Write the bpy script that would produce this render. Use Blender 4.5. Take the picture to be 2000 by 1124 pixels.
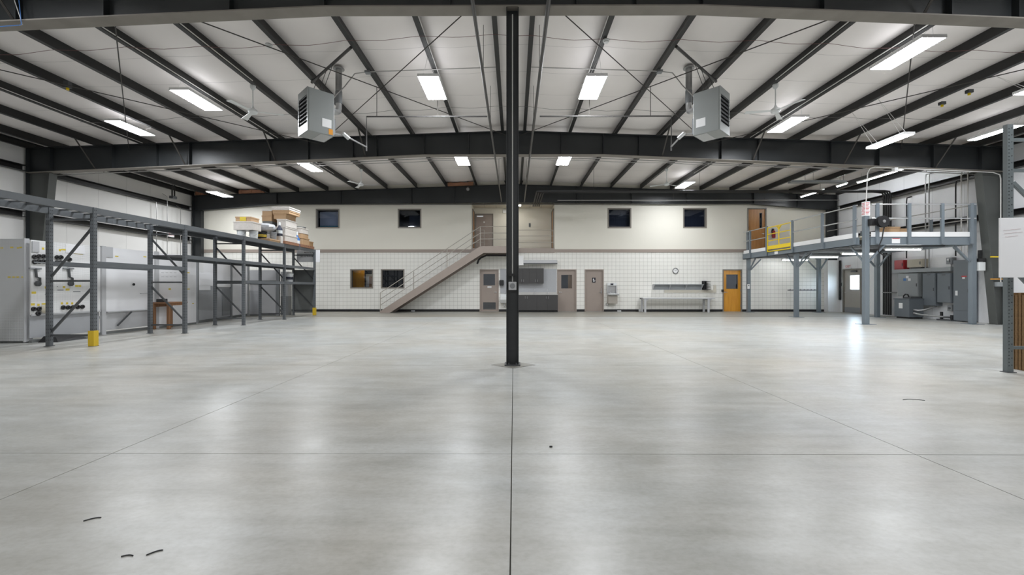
import bpy, bmesh, math, random
from mathutils import Vector, Matrix
random.seed(7)
for _o in list(bpy.data.objects):
    bpy.data.objects.remove(_o)
SC = bpy.context.scene
COL = SC.collection

# ------------------------------------------------------------------ camera
FOC = 840.0                      # focal length in pixels of the 2000 x 1124 frame
CAM = Vector((0.01, 0.0, 1.24))
YAW = math.radians(0.25)
cd = bpy.data.cameras.new('camera')
cd.sensor_fit = 'HORIZONTAL'
cd.sensor_width = 36.0
cd.lens = FOC / 2000.0 * 36.0
cd.clip_end = 300
cam = bpy.data.objects.new('camera', cd)
COL.objects.link(cam)
cam.location = CAM
cam.rotation_euler = (math.radians(90), 0, YAW)
SC.camera = cam

# ------------------------------------------------------------------ daylight outside (seen through the exit door's window only)
W = bpy.data.worlds.new('daylight')
SC.world = W
W.use_nodes = True
_bg = W.node_tree.nodes['Background']
_bg.inputs['Color'].default_value = (0.72, 0.86, 1.0, 1)
_bg.inputs['Strength'].default_value = 6.0
W.cycles.sampling_method = 'NONE'   # so little of it gets in that aiming rays at it would only add noise
SC.cycles.caustics_reflective = False
SC.cycles.caustics_refractive = False
SC.cycles.sample_clamp_indirect = 8.0
SC.cycles.max_bounces = 14
SC.cycles.diffuse_bounces = 12
LAMP = 25.0
UPL = 0.028                       # share of it in the upward glow added to brighten the ceiling
#                                  radiance of the ceiling light diffusers
STRIP = 12.0                     # radiance of the fluorescent strips
SC.view_settings.view_transform = 'Standard'
SC.view_settings.look = 'None'
SC.view_settings.gamma = 1.0
SC.view_settings.use_curve_mapping = False
SC.view_settings.exposure = 1.95


def P(px, py, Y=None, X=None, Z=None):
    """world point seen at a pixel of the photograph, on the plane Y=, X= or Z="""
    a, b = (px - 1000.0) / FOC, (562.0 - py) / FOC
    d = Vector((a * math.cos(YAW) - math.sin(YAW), math.cos(YAW) + a * math.sin(YAW), b))
    if Y is not None:
        t = (Y - CAM.y) / d.y
    elif X is not None:
        t = (X - CAM.x) / d.x
    else:
        t = (Z - CAM.z) / d.z
    return CAM + d * t


# ------------------------------------------------------------------ mesh helpers
ORG = {}


class MB:
    def __init__(s):
        s.v, s.f = [], []

    def add(s, vs, fs):
        k = len(s.v)
        s.v += [Vector(p) for p in vs]
        s.f += [tuple(i + k for i in f) for f in fs]
        return s

    def hexa(s, p):
        return s.add(p, [(3, 2, 1, 0), (4, 5, 6, 7), (0, 1, 5, 4), (1, 2, 6, 5), (2, 3, 7, 6), (3, 0, 4, 7)])

    def box(s, x0, x1, y0, y1, z0, z1):
        x0, x1 = min(x0, x1), max(x0, x1)
        y0, y1 = min(y0, y1), max(y0, y1)
        z0, z1 = min(z0, z1), max(z0, z1)
        return s.hexa([(x0, y0, z0), (x1, y0, z0), (x1, y1, z0), (x0, y1, z0), (x0, y0, z1), (x1, y0, z1), (x1, y1, z1), (x0, y1, z1)])

    def bar(s, p, q, w, h, up=(0, 0, 1)):
        p, q = Vector(p), Vector(q)
        t = (q - p).normalized()
        u = Vector(up)
        if abs(t.dot(u)) > 0.97:
            u = Vector((0, 1, 0))
        a = t.cross(u).normalized() * (w / 2)
        b = a.cross(t).normalized() * (h / 2)
        return s.hexa([p - a - b, p + a - b, q + a - b, q - a - b, p - a + b, p + a + b, q + a + b, q - a + b])

    def cyl(s, p, q, r, n=10, r2=None):
        p, q = Vector(p), Vector(q)
        r2 = r if r2 is None else r2
        t = (q - p).normalized()
        u = Vector((0, 0, 1)) if abs(t.z) < 0.9 else Vector((1, 0, 0))
        a = t.cross(u).normalized()
        b = t.cross(a)
        vs = []
        for c, rr in ((p, r), (q, r2)):
            for i in range(n):
                an = 2 * math.pi * i / n
                vs.append(c + (a * math.cos(an) + b * math.sin(an)) * rr)
        fs = [(i, (i + 1) % n, n + (i + 1) % n, n + i) for i in range(n)]
        fs += [tuple(range(n))[::-1], tuple(range(n, 2 * n))]
        return s.add(vs, fs)

    def tube(s, pts, r, n=8):
        pts = [Vector(p) for p in pts]
        vs, fs = [], []
        a = None
        m = len(pts)
        for i, p in enumerate(pts):
            t = (pts[min(i + 1, m - 1)] - pts[max(i - 1, 0)]).normalized()
            if a is None:
                u = Vector((0, 0, 1)) if abs(t.z) < 0.9 else Vector((1, 0, 0))
                a = t.cross(u).normalized()
            else:
                a = (a - t * a.dot(t)).normalized()
            b = t.cross(a)
            for k in range(n):
                an = 2 * math.pi * k / n
                vs.append(p + (a * math.cos(an) + b * math.sin(an)) * r)
        for i in range(m - 1):
            for k in range(n):
                fs.append((i * n + k, i * n + (k + 1) % n, (i + 1) * n + (k + 1) % n, (i + 1) * n + k))
        fs += [tuple(range(n))[::-1], tuple(range((m - 1) * n, m * n))]
        return s.add(vs, fs)

    def prism(s, poly, axis, a, b):
        """poly: 2-D points; axis y: (x,z), axis x: (y,z), axis z: (x,y)"""
        def pt(p, c):
            return {'y': (p[0], c, p[1]), 'x': (c, p[0], p[1]), 'z': (p[0], p[1], c)}[axis]
        n = len(poly)
        vs = [pt(p, a) for p in poly] + [pt(p, b) for p in poly]
        fs = [(i, (i + 1) % n, n + (i + 1) % n, n + i) for i in range(n)]
        fs += [tuple(range(n))[::-1], tuple(range(n, 2 * n))]
        return s.add(vs, fs)

    def lathe(s, prof, c, n=20, axis='z', caps=True):
        c = Vector(c)
        vs, fs = [], []
        for r, z in prof:
            for k in range(n):
                an = 2 * math.pi * k / n
                o = (r * math.cos(an), r * math.sin(an), z)
                if axis == 'y':
                    o = (o[0], -z, o[1])
                if axis == 'x':
                    o = (z, o[0], o[1])
                vs.append(c + Vector(o))
        m = len(prof)
        for i in range(m - 1):
            for k in range(n):
                fs.append((i * n + k, i * n + (k + 1) % n, (i + 1) * n + (k + 1) % n, (i + 1) * n + k))
        if caps:
            fs += [tuple(range(n))[::-1], tuple(range((m - 1) * n, m * n))]
        return s.add(vs, fs)

    def xf(s, M):
        s.v = [M @ p for p in s.v]
        return s

    def build(s, name, mat, parent=None, smooth=False, bevel=0, kind=None, label=None, cat=None, group=None):
        lo = Vector([min(p[i] for p in s.v) for i in range(3)])
        hi = Vector([max(p[i] for p in s.v) for i in range(3)])
        o0 = Vector(((lo.x + hi.x) / 2, (lo.y + hi.y) / 2, lo.z))
        me = bpy.data.meshes.new(name)
        me.from_pydata([p - o0 for p in s.v], [], s.f)
        bm = bmesh.new()
        bm.from_mesh(me)
        bmesh.ops.recalc_face_normals(bm, faces=bm.faces)
        bm.to_mesh(me)
        bm.free()
        if smooth:
            me.shade_smooth()
            try:
                me.set_sharp_from_angle(angle=math.radians(40))
            except Exception:
                pass
        me.materials.append(mat)
        o = bpy.data.objects.new(name, me)
        COL.objects.link(o)
        ORG[o.name] = o0
        if parent is not None:
            o.parent = parent
            o.location = o0 - ORG[parent.name]
        else:
            o.location = o0
        if bevel:
            b = o.modifiers.new('edge', 'BEVEL')
            b.width = bevel
            b.segments = 2
            b.limit_method = 'ANGLE'
        return tag(o, label, cat, group, kind)


def tag(o, label=None, cat=None, group=None, kind=None):
    if label:
        o['label'] = label
    if cat:
        o['category'] = cat
    if group:
        o['group'] = group
    if kind:
        o['kind'] = kind
    return o


def thing(name, label, cat, loc, group=None, kind=None):
    o = bpy.data.objects.new(name, None)
    o.empty_display_size = 0.1
    COL.objects.link(o)
    o.location = loc
    ORG[o.name] = Vector(loc)
    return tag(o, label, cat, group, kind)


def copy_tree(o, parent=None):
    c = o.copy()
    COL.objects.link(c)
    ORG[c.name] = ORG[o.name].copy()
    c.parent = parent
    for ch in list(o.children):
        copy_tree(ch, c)
    return c


def inst(o, loc, parent=None, label=None, rot=None, scale=None):
    """a copy of one mesh object that shares its mesh, at a world place"""
    c = o.copy()
    COL.objects.link(c)
    c.parent = parent
    loc = Vector(loc)
    ORG[c.name] = loc
    c.location = loc - (ORG[parent.name] if parent is not None else Vector())
    if rot:
        c.rotation_euler = rot
    if scale:
        c.scale = scale
    if label:
        c['label'] = label
    return c


def move(o, loc, rz=0.0):
    o.location = loc
    o.rotation_euler = (0, 0, rz)
    ORG[o.name] = Vector(loc)
    return o


def text(s, loc, size, rot, mat, parent, name='lettering', ext=0.002):
    c = bpy.data.curves.new(name, 'FONT')
    c.body = s
    c.size = size
    c.extrude = ext
    c.align_x = 'CENTER'
    c.align_y = 'CENTER'
    c.resolution_u = 3
    tmp = bpy.data.objects.new(name + '_outline', c)
    me = bpy.data.meshes.new_from_object(tmp)
    bpy.data.objects.remove(tmp)
    bpy.data.curves.remove(c)
    me.materials.clear()
    me.materials.append(mat)
    o = bpy.data.objects.new(name, me)
    COL.objects.link(o)
    ORG[o.name] = Vector(loc)
    o.parent = parent
    o.location = Vector(loc) - ORG[parent.name]
    o.rotation_euler = rot
    return o


FRONT = (math.radians(90), 0, 0)                       # faces the camera (-Y)
TO_L = (math.radians(90), 0, math.radians(-90))        # on the right-hand wall, faces -X
TO_R = (math.radians(90), 0, math.radians(90))         # on the left-hand wall, faces +X


# ------------------------------------------------------------------ materials
def nodes(name):
    m = bpy.data.materials.new(name)
    m.use_nodes = True
    nt = m.node_tree
    b = nt.nodes['Principled BSDF']
    return m, nt, b


def ND(nt, t, **kw):
    n = nt.nodes.new(t)
    for k, v in kw.items():
        setattr(n, k, v)
    return n


def paint(name, c, rough=0.5, metal=0.0, var=0.07, scale=2.5, bump=0.0, bscale=60, spec=0.5, detail=4):
    m, nt, b = nodes(name)
    tc = ND(nt, 'ShaderNodeTexCoord')
    nz = ND(nt, 'ShaderNodeTexNoise')
    nz.inputs['Scale'].default_value = scale
    nz.inputs['Detail'].default_value = detail
    nt.links.new(tc.outputs['Object'], nz.inputs['Vector'])
    mx = ND(nt, 'ShaderNodeMix', data_type='RGBA')
    mx.inputs[6].default_value = tuple(min(1, x * (1 - var)) for x in c) + (1,)
    mx.inputs[7].default_value = tuple(min(1, x * (1 + var)) for x in c) + (1,)
    nt.links.new(nz.outputs['Fac'], mx.inputs[0])
    nt.links.new(mx.outputs[2], b.inputs['Base Color'])
    b.inputs['Roughness'].default_value = rough
    b.inputs['Metallic'].default_value = metal
    b.inputs['Specular IOR Level'].default_value = spec
    if bump:
        n2 = ND(nt, 'ShaderNodeTexNoise')
        n2.inputs['Scale'].default_value = bscale
        nt.links.new(tc.outputs['Object'], n2.inputs['Vector'])
        bp = ND(nt, 'ShaderNodeBump')
        bp.inputs['Strength'].default_value = bump
        bp.inputs['Distance'].default_value = 0.01
        nt.links.new(n2.outputs['Fac'], bp.inputs['Height'])
        nt.links.new(bp.outputs['Normal'], b.inputs['Normal'])
    return m


def glow(name, c, s):
    m, nt, b = nodes(name)
    b.inputs['Base Color'].default_value = tuple(c) + (1,)
    b.inputs['Emission Color'].default_value = tuple(c) + (1,)
    b.inputs['Emission Strength'].default_value = s
    m.cycles.emission_sampling = 'FRONT'
    return m


def glass(name, tint=(0.75, 0.8, 0.82), refl=0.12):
    m = bpy.data.materials.new(name)
    m.use_nodes = True
    nt = m.node_tree
    nt.nodes.clear()
    out = ND(nt, 'ShaderNodeOutputMaterial')
    tr = ND(nt, 'ShaderNodeBsdfTransparent')
    tr.inputs[0].default_value = tint + (1,)
    gl = ND(nt, 'ShaderNodeBsdfGlossy')
    gl.inputs['Roughness'].default_value = 0.03
    gl.inputs['Color'].default_value = (0.85, 0.9, 1, 1)
    fr = ND(nt, 'ShaderNodeFresnel')
    fr.inputs[0].default_value = 1.5
    ad = ND(nt, 'ShaderNodeMath', operation='ADD')
    ad.inputs[1].default_value = refl
    nt.links.new(fr.outputs[0], ad.inputs[0])
    geo = ND(nt, 'ShaderNodeNewGeometry')
    inv = ND(nt, 'ShaderNodeMath', operation='SUBTRACT')
    inv.inputs[0].default_value = 1.0
    nt.links.new(geo.outputs['Backfacing'], inv.inputs[1])
    fm_ = ND(nt, 'ShaderNodeMath', operation='MULTIPLY')      # only the outer face of a pane mirrors
    nt.links.new(ad.outputs[0], fm_.inputs[0])
    nt.links.new(inv.outputs[0], fm_.inputs[1])
    mx = ND(nt, 'ShaderNodeMixShader')
    nt.links.new(fm_.outputs[0], mx.inputs[0])
    nt.links.new(tr.outputs[0], mx.inputs[1])
    nt.links.new(gl.outputs[0], mx.inputs[2])
    nt.links.new(mx.outputs[0], out.inputs[0])
    return m


def wood(name, c1, c2, rough=0.35, sc=(14, 14, 1.2)):
    m, nt, b = nodes(name)
    tc = ND(nt, 'ShaderNodeTexCoord')
    mp = ND(nt, 'ShaderNodeMapping')
    mp.inputs['Scale'].default_value = sc
    nz = ND(nt, 'ShaderNodeTexNoise')
    nz.inputs['Scale'].default_value = 1.6
    nz.inputs['Detail'].default_value = 6
    nt.links.new(tc.outputs['Object'], mp.inputs[0])
    nt.links.new(mp.outputs[0], nz.inputs['Vector'])
    r = ND(nt, 'ShaderNodeValToRGB')
    r.color_ramp.elements[0].position = 0.3
    r.color_ramp.elements[0].color = c1 + (1,)
    r.color_ramp.elements[1].position = 0.7
    r.color_ramp.elements[1].color = c2 + (1,)
    nt.links.new(nz.outputs['Fac'], r.inputs[0])
    nt.links.new(r.outputs[0], b.inputs['Base Color'])
    b.inputs['Roughness'].default_value = rough
    return m


def perforated(name, c, hole, pitch):
    """sheet metal with rows of small round holes (fine pattern)"""
    m, nt, b = nodes(name)
    tc = ND(nt, 'ShaderNodeTexCoord')
    mp = ND(nt, 'ShaderNodeMapping')
    mp.inputs['Scale'].default_value = (1 / pitch,) * 3
    nt.links.new(tc.outputs['Object'], mp.inputs[0])
    fr = ND(nt, 'ShaderNodeVectorMath', operation='FRACTION')
    nt.links.new(mp.outputs[0], fr.inputs[0])
    sb = ND(nt, 'ShaderNodeVectorMath', operation='SUBTRACT')
    sb.inputs[1].default_value = (0.5, 0.5, 0.5)
    nt.links.new(fr.outputs[0], sb.inputs[0])
    sp = ND(nt, 'ShaderNodeSeparateXYZ')
    nt.links.new(sb.outputs[0], sp.inputs[0])
    geo = ND(nt, 'ShaderNodeNewGeometry')
    sn = ND(nt, 'ShaderNodeSeparateXYZ')
    nt.links.new(geo.outputs['Normal'], sn.inputs[0])
    ab = ND(nt, 'ShaderNodeMath', operation='ABSOLUTE')
    nt.links.new(sn.outputs[0], ab.inputs[0])
    gt = ND(nt, 'ShaderNodeMath', operation='GREATER_THAN')
    gt.inputs[1].default_value = 0.7
    nt.links.new(ab.outputs[0], gt.inputs[0])
    mh = ND(nt, 'ShaderNodeMix')          # horizontal coordinate: y on faces that look along x, else x
    nt.links.new(gt.outputs[0], mh.inputs[0])
    nt.links.new(sp.outputs[0], mh.inputs[2])
    nt.links.new(sp.outputs[1], mh.inputs[3])
    cb = ND(nt, 'ShaderNodeCombineXYZ')
    nt.links.new(mh.outputs[0], cb.inputs[0])
    nt.links.new(sp.outputs[2], cb.inputs[1])
    ln = ND(nt, 'ShaderNodeVectorMath', operation='LENGTH')
    nt.links.new(cb.outputs[0], ln.inputs[0])
    lt = ND(nt, 'ShaderNodeMath', operation='LESS_THAN')
    lt.inputs[1].default_value = 0.24
    nt.links.new(ln.outputs['Value'], lt.inputs[0])
    mx = ND(nt, 'ShaderNodeMix', data_type='RGBA')
    mx.inputs[6].default_value = c + (1,)
    mx.inputs[7].default_value = hole + (1,)
    nt.links.new(lt.outputs[0], mx.inputs[0])
    nt.links.new(mx.outputs[2], b.inputs['Base Color'])
    b.inputs['Roughness'].default_value = 0.45
    return m


def concrete(name, c, stain=1.0, rough=0.27):
    m, nt, b = nodes(name)
    geo = ND(nt, 'ShaderNodeNewGeometry')

    def noise(sc, det, vec=(1, 1, 1), dist=0.0):
        mp = ND(nt, 'ShaderNodeMapping')
        mp.inputs['Scale'].default_value = vec
        nt.links.new(geo.outputs['Position'], mp.inputs[0])
        n = ND(nt, 'ShaderNodeTexNoise')
        n.inputs['Scale'].default_value = sc
        n.inputs['Detail'].default_value = det
        n.inputs['Roughness'].default_value = 0.6
        n.inputs['Distortion'].default_value = dist
        nt.links.new(mp.outputs[0], n.inputs['Vector'])
        return n.outputs['Fac']

    def ramp(src, p0, c0, p1, c1):
        r = ND(nt, 'ShaderNodeValToRGB')
        r.color_ramp.elements[0].position = p0
        r.color_ramp.elements[0].color = c0 + (1,)
        r.color_ramp.elements[1].position = p1
        r.color_ramp.elements[1].color = c1 + (1,)
        nt.links.new(src, r.inputs[0])
        return r.outputs[0]

    def mul(a, bcol, f=1.0):
        x = ND(nt, 'ShaderNodeMix', data_type='RGBA', blend_type='MULTIPLY')
        x.inputs[0].default_value = f
        nt.links.new(a, x.inputs[6])
        nt.links.new(bcol, x.inputs[7])
        return x.outputs[2]
    k = 0.07 * stain
    base = ramp(noise(0.38, 4, (1, 1.2, 1), 0.3), 0.25, tuple(x * (1 - k) for x in c), 0.75, tuple(min(1, x * (1 + k * .6)) for x in c))
    base = mul(base, ramp(noise(0.9, 4, (1, 1.3, 1), 0.2), 0.22, (0.84, 0.82, 0.77), 0.78, (1, 1, 1)), 0.8 * stain)
    base = mul(base, ramp(noise(5, 8, (1, 1.8, 1), 0.2), 0.2, (0.80, 0.79, 0.76), 0.8, (1, 1, 1)), 0.6 * stain)
    base = mul(base, ramp(noise(1.4, 9, (.6, 4.0, 1), 0.3), 0.24, (0.80, 0.79, 0.77), 0.6, (1, 1, 1)), 0.6 * stain)
    base = mul(base, ramp(noise(26, 4, (1, 1.4, 1), 0.0), 0.25, (0.86, 0.85, 0.83), 0.6, (1, 1, 1)), 0.6 * stain)
    base = mul(base, ramp(noise(0.22, 3, (1, 1.1, 1), 0.4), 0.32, (1.0, 0.955, 0.87), 0.60, (0.97, 1.0, 1.0)), 0.9)
    base = mul(base, ramp(noise(0.7, 3, (1, 2.2, 1), 0.5), 0.28, (0.85, 0.855, 0.85), 0.48, (1, 1, 1)), 0.7 * stain)
    nt.links.new(base, b.inputs['Base Color'])
    rr = ND(nt, 'ShaderNodeMapRange')
    rr.inputs['From Min'].default_value = 0.3
    rr.inputs['From Max'].default_value = 0.7
    rr.inputs['To Min'].default_value = rough
    rr.inputs['To Max'].default_value = rough + 0.09
    nt.links.new(noise(1.6, 3, (1, 1.5, 1), 0.3), rr.inputs['Value'])
    nt.links.new(rr.outputs[0], b.inputs['Roughness'])
    return m


def vinyl(name, c, period, axis, rough=0.5):
    """white vinyl insulation facing with a taped seam every so often"""
    m, nt, b = nodes(name)
    geo = ND(nt, 'ShaderNodeNewGeometry')
    sp = ND(nt, 'ShaderNodeSeparateXYZ')
    nt.links.new(geo.outputs['Position'], sp.inputs[0])
    nz = ND(nt, 'ShaderNodeTexNoise')
    nz.inputs['Scale'].default_value = 0.9
    nz.inputs['Detail'].default_value = 5
    nt.links.new(geo.outputs['Position'], nz.inputs['Vector'])
    wob = ND(nt, 'ShaderNodeMath', operation='MULTIPLY_ADD')
    wob.inputs[1].default_value = 0.10
    nt.links.new(nz.outputs['Fac'], wob.inputs[0])
    nt.links.new(sp.outputs[axis], wob.inputs[2])
    dv = ND(nt, 'ShaderNodeMath', operation='DIVIDE')
    dv.inputs[1].default_value = period
    nt.links.new(wob.outputs[0], dv.inputs[0])
    pp = ND(nt, 'ShaderNodeMath', operation='PINGPONG')
    pp.inputs[1].default_value = 0.5
    nt.links.new(dv.outputs[0], pp.inputs[0])
    st = ND(nt, 'ShaderNodeMapRange')
    st.inputs['From Min'].default_value = 0.0
    st.inputs['From Max'].default_value = 0.011 / period
    st.inputs['To Min'].default_value = 0.62  # seam line darkened to paint in the wrinkle shading
    st.inputs['To Max'].default_value = 1.0
    nt.links.new(pp.outputs[0], st.inputs['Value'])
    r = ND(nt, 'ShaderNodeValToRGB')
    r.color_ramp.elements[0].position = 0.3
    r.color_ramp.elements[0].color = tuple(x * 0.95 for x in c) + (1,)
    r.color_ramp.elements[1].position = 0.7
    r.color_ramp.elements[1].color = c + (1,)
    nt.links.new(nz.outputs['Fac'], r.inputs[0])
    mx = ND(nt, 'ShaderNodeMix', data_type='RGBA', blend_type='MULTIPLY')
    mx.inputs[0].default_value = 1.0
    nt.links.new(r.outputs[0], mx.inputs[6])
    nt.links.new(st.outputs[0], mx.inputs[7])
    nt.links.new(mx.outputs[2], b.inputs['Base Color'])
    b.inputs['Roughness'].default_value = rough
    bp = ND(nt, 'ShaderNodeBump')
    bp.inputs['Strength'].default_value = 0.25
    bp.inputs['Distance'].default_value = 0.05
    nt.links.new(nz.outputs['Fac'], bp.inputs['Height'])
    nt.links.new(bp.outputs['Normal'], b.inputs['Normal'])
    return m


M = {}
M['floor'] = concrete('polished_concrete', (0.60, 0.607, 0.617), 1.6, 0.285)
M['walk'] = concrete('walkway_concrete', (0.36, 0.35, 0.325), 0.8, 0.36)
M['joint'] = paint('joint_filler', (0.16, 0.155, 0.14), 0.8)
M['ceil'] = vinyl('ceiling_vinyl', (0.925, 0.88, 0.86), 1.22, 1)
M['wallv'] = vinyl('wall_vinyl', (0.86, 0.85, 0.83), 1.22, 1)
M['wallr'] = vinyl('wall_vinyl_right', (0.85, 0.855, 0.87), 1.22, 1)
M['cream'] = paint('cream_wall_paint', (0.76, 0.735, 0.655), 0.6, var=0.02, scale=1, bump=0.05, bscale=40)
M['grout'] = paint('grout', (0.50, 0.49, 0.455), 0.8)
M['tile'] = paint('glazed_block', (0.84, 0.83, 0.785), 0.32, var=0.03, scale=3)
M['steel'] = paint('black_steel_paint', (0.024, 0.027, 0.029), 0.42, var=0.25, scale=1.5, bump=0.05)
M['purlin'] = paint('purlin_paint', (0.022, 0.022, 0.022), 0.45, var=0.2)
M['flange'] = paint('flange_dusty', (0.23, 0.21, 0.185), 0.6, var=0.25, scale=3)  # paler than the web: light on the flange painted into its colour
M['colsteel'] = paint('frame_column_paint', (0.085, 0.090, 0.085), 0.5, var=0.15, scale=1.5)
M['taupe'] = paint('taupe_paint', (0.33, 0.275, 0.24), 0.45, var=0.04)
M['taupe_l'] = paint('taupe_rail', (0.38, 0.35, 0.31), 0.4, var=0.04)
M['black'] = paint('black_rubber', (0.012, 0.012, 0.013), 0.5)
M['dark'] = paint('dark_interior', (0.012, 0.013, 0.018), 0.7)
M['navy'] = paint('dark_blind', (0.03, 0.035, 0.06), 0.5)
M['rack'] = paint('rack_grey', (0.115, 0.125, 0.135), 0.42, var=0.12, scale=4)
M['rackd'] = paint('rack_grey_dark', (0.075, 0.08, 0.085), 0.45, var=0.12, scale=4)
M['mezz'] = paint('mezzanine_blue_grey', (0.165, 0.195, 0.22), 0.4, var=0.06)
M['elec'] = paint('electrical_grey', (0.155, 0.175, 0.195), 0.4, var=0.04)
M['elec_l'] = paint('electrical_light_grey', (0.30, 0.32, 0.33), 0.4, var=0.03)
M['yellow'] = paint('safety_yellow', (0.85, 0.62, 0.01), 0.4, var=0.05)
M['ochre'] = paint('post_guard_yellow', (0.62, 0.42, 0.02), 0.5, var=0.1)
M['white'] = paint('white_paint', (0.82, 0.82, 0.82), 0.4, var=0.02)
M['board'] = paint('whiteboard', (0.88, 0.88, 0.90), 0.25, var=0.02, scale=1.2)
M['peg'] = perforated('white_pegboard', (0.87, 0.87, 0.87), (0.45, 0.45, 0.45), 0.0254)
M['pegg'] = perforated('grey_pegboard', (0.62, 0.63, 0.64), (0.22, 0.22, 0.22), 0.0254)
M['lgrey'] = paint('light_grey_metal', (0.52, 0.525, 0.54), 0.45, var=0.05)
M['mgrey'] = paint('mid_grey_metal', (0.24, 0.25, 0.26), 0.45, var=0.06)
M['dgrey'] = paint('slate_grey_sheet', (0.16, 0.168, 0.165), 0.55, var=0.1)
M['heat'] = paint('heater_grey', (0.29, 0.305, 0.30), 0.35, var=0.03)
M['galv'] = paint('galvanised_steel', (0.40, 0.40, 0.40), 0.4, metal=0.7, var=0.2, scale=8)
M['alum'] = paint('aluminium', (0.62, 0.63, 0.64), 0.28, metal=0.8, var=0.06)
M['pipe'] = paint('dark_pipe', (0.075, 0.072, 0.07), 0.4, metal=0.3, var=0.2)
M['conduit'] = paint('steel_conduit', (0.45, 0.44, 0.43), 0.35, metal=0.5, var=0.08)
M['wconduit'] = paint('white_conduit', (0.66, 0.65, 0.63), 0.45, var=0.05)
M['cable'] = paint('grey_cable', (0.18, 0.17, 0.165), 0.6)
M['redcable'] = paint('red_cable', (0.20, 0.09, 0.085), 0.6)
M['rod'] = paint('brace_rod', (0.06, 0.055, 0.05), 0.5, metal=0.4)
M['kraft'] = paint('kraft_paper', (0.32, 0.155, 0.09), 0.7, var=0.25, scale=8, bump=0.4, bscale=14)
M['card'] = paint('cardboard', (0.50, 0.33, 0.19), 0.75, var=0.08, scale=5)
M['cardd'] = paint('old_cardboard', (0.36, 0.22, 0.11), 0.8, var=0.12, scale=5)
M['burlap'] = wood('brown_sheet', (0.15, 0.085, 0.035), (0.24, 0.14, 0.06), 0.75, (30, 30, 30))
M['wrap'] = paint('plastic_wrap', (0.66, 0.62, 0.58), 0.25, var=0.15, scale=14, bump=0.6, bscale=18)
M['wrapg'] = paint('plastic_bag', (0.50, 0.52, 0.55), 0.2, var=0.25, scale=14, bump=0.8, bscale=14)
M['pallet'] = wood('pallet_wood', (0.25, 0.12, 0.07), (0.38, 0.20, 0.12), 0.75, (3, 16, 16))
M['table'] = wood('brown_table_wood', (0.19, 0.085, 0.035), (0.30, 0.15, 0.07), 0.5)
M['orange'] = wood('honey_oak_door', (0.60, 0.25, 0.018), (0.72, 0.34, 0.035), 0.3)
M['oak'] = wood('brown_oak_door', (0.38, 0.17, 0.05), (0.50, 0.25, 0.085), 0.3)
M['char'] = paint('charcoal_laminate', (0.052, 0.050, 0.050), 0.45, var=0.1)
M['splash'] = paint('grey_backsplash', (0.42, 0.43, 0.45), 0.35, var=0.06, scale=12)
M['ctop'] = paint('grey_countertop', (0.52, 0.51, 0.49), 0.35, var=0.04)
M['red'] = paint('red_enamel', (0.33, 0.012, 0.018), 0.35, var=0.05)
M['redt'] = paint('red_print', (0.55, 0.05, 0.06), 0.6)
M['blackt'] = paint('black_print', (0.02, 0.02, 0.03), 0.6)
M['beige'] = paint('beige_enamel', (0.50, 0.46, 0.37), 0.45, var=0.04)
M['blue'] = paint('blue_plastic', (0.05, 0.16, 0.42), 0.35)
M['sticky'] = paint('yellow_sticker', (0.72, 0.55, 0.06), 0.6, var=0.2, scale=20)
M['orst'] = paint('orange_sticker', (0.75, 0.30, 0.01), 0.5)
M['tilec'] = paint('ceiling_tile', (0.62, 0.585, 0.50), 0.8)
M['bucket'] = paint('white_plastic', (0.74, 0.76, 0.76), 0.35)
M['glass'] = glass('window_glass', (0.70, 0.74, 0.78), 0.05)
M['dglass'] = glass('tinted_glass', (0.30, 0.33, 0.38), 0.07)
M['clear'] = glass('clear_glass', (0.92, 0.95, 0.97), 0.0)
M['lamp'] = glow('led_diffuser', (0.93, 0.962, 1.0), LAMP)
M['uplight'] = glow('led_top_lens', (0.95, 0.97, 1.0), LAMP * UPL)  # upward glow added to the housings to lift the ceiling
M['tubel'] = glow('fluorescent_tube', (0.95, 0.98, 1.0), STRIP)
M['bgrey'] = paint('booth_grey', (0.40, 0.41, 0.43), 0.45, var=0.06)
M['offlamp'] = glow('office_lamp', (1.0, 0.88, 0.7), 2.5)  # glow added for the room behind the office window
M['faintred'] = paint('faint_red_marker', (0.50, 0.30, 0.32), 0.6)
M['alclamp'] = glow('alcove_lamp', (1.0, 0.95, 0.85), 3.5)
M['foliage'] = paint('outdoor_ground', (0.45, 0.48, 0.42), 0.9)

# ================================================================== the hall itself
XW, YB, YF = 16.5, 22.1, -9.0
Y1, Y2, Y3 = 6.9, 14.5, 21.96          # the three steel frames


def zroof(x):
    return 6.755 - 0.034 * abs(x)


def ztop(x):
    return 6.50 - 0.034 * abs(x)


def bx(px):
    return P(px, 562, Y=YB).x


def bz(py):
    return P(1003, py, Y=YB).z


def holes(u0, u1, z0, z1, ops, put):
    us = sorted({u0, u1, *[min(max(v, u0), u1) for o in ops for v in o[:2]]})
    zs = sorted({z0, z1, *[min(max(v, z0), z1) for o in ops for v in o[2:]]})
    for a, b in zip(us, us[1:]):
        for c, d in zip(zs, zs[1:]):
            mu, mz = (a + b) / 2, (c + d) / 2
            if b - a < 1e-5 or d - c < 1e-5 or any(o[0] < mu < o[1] and o[2] < mz < o[3] for o in ops):
                continue
            put(a, b, c, d)


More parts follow.
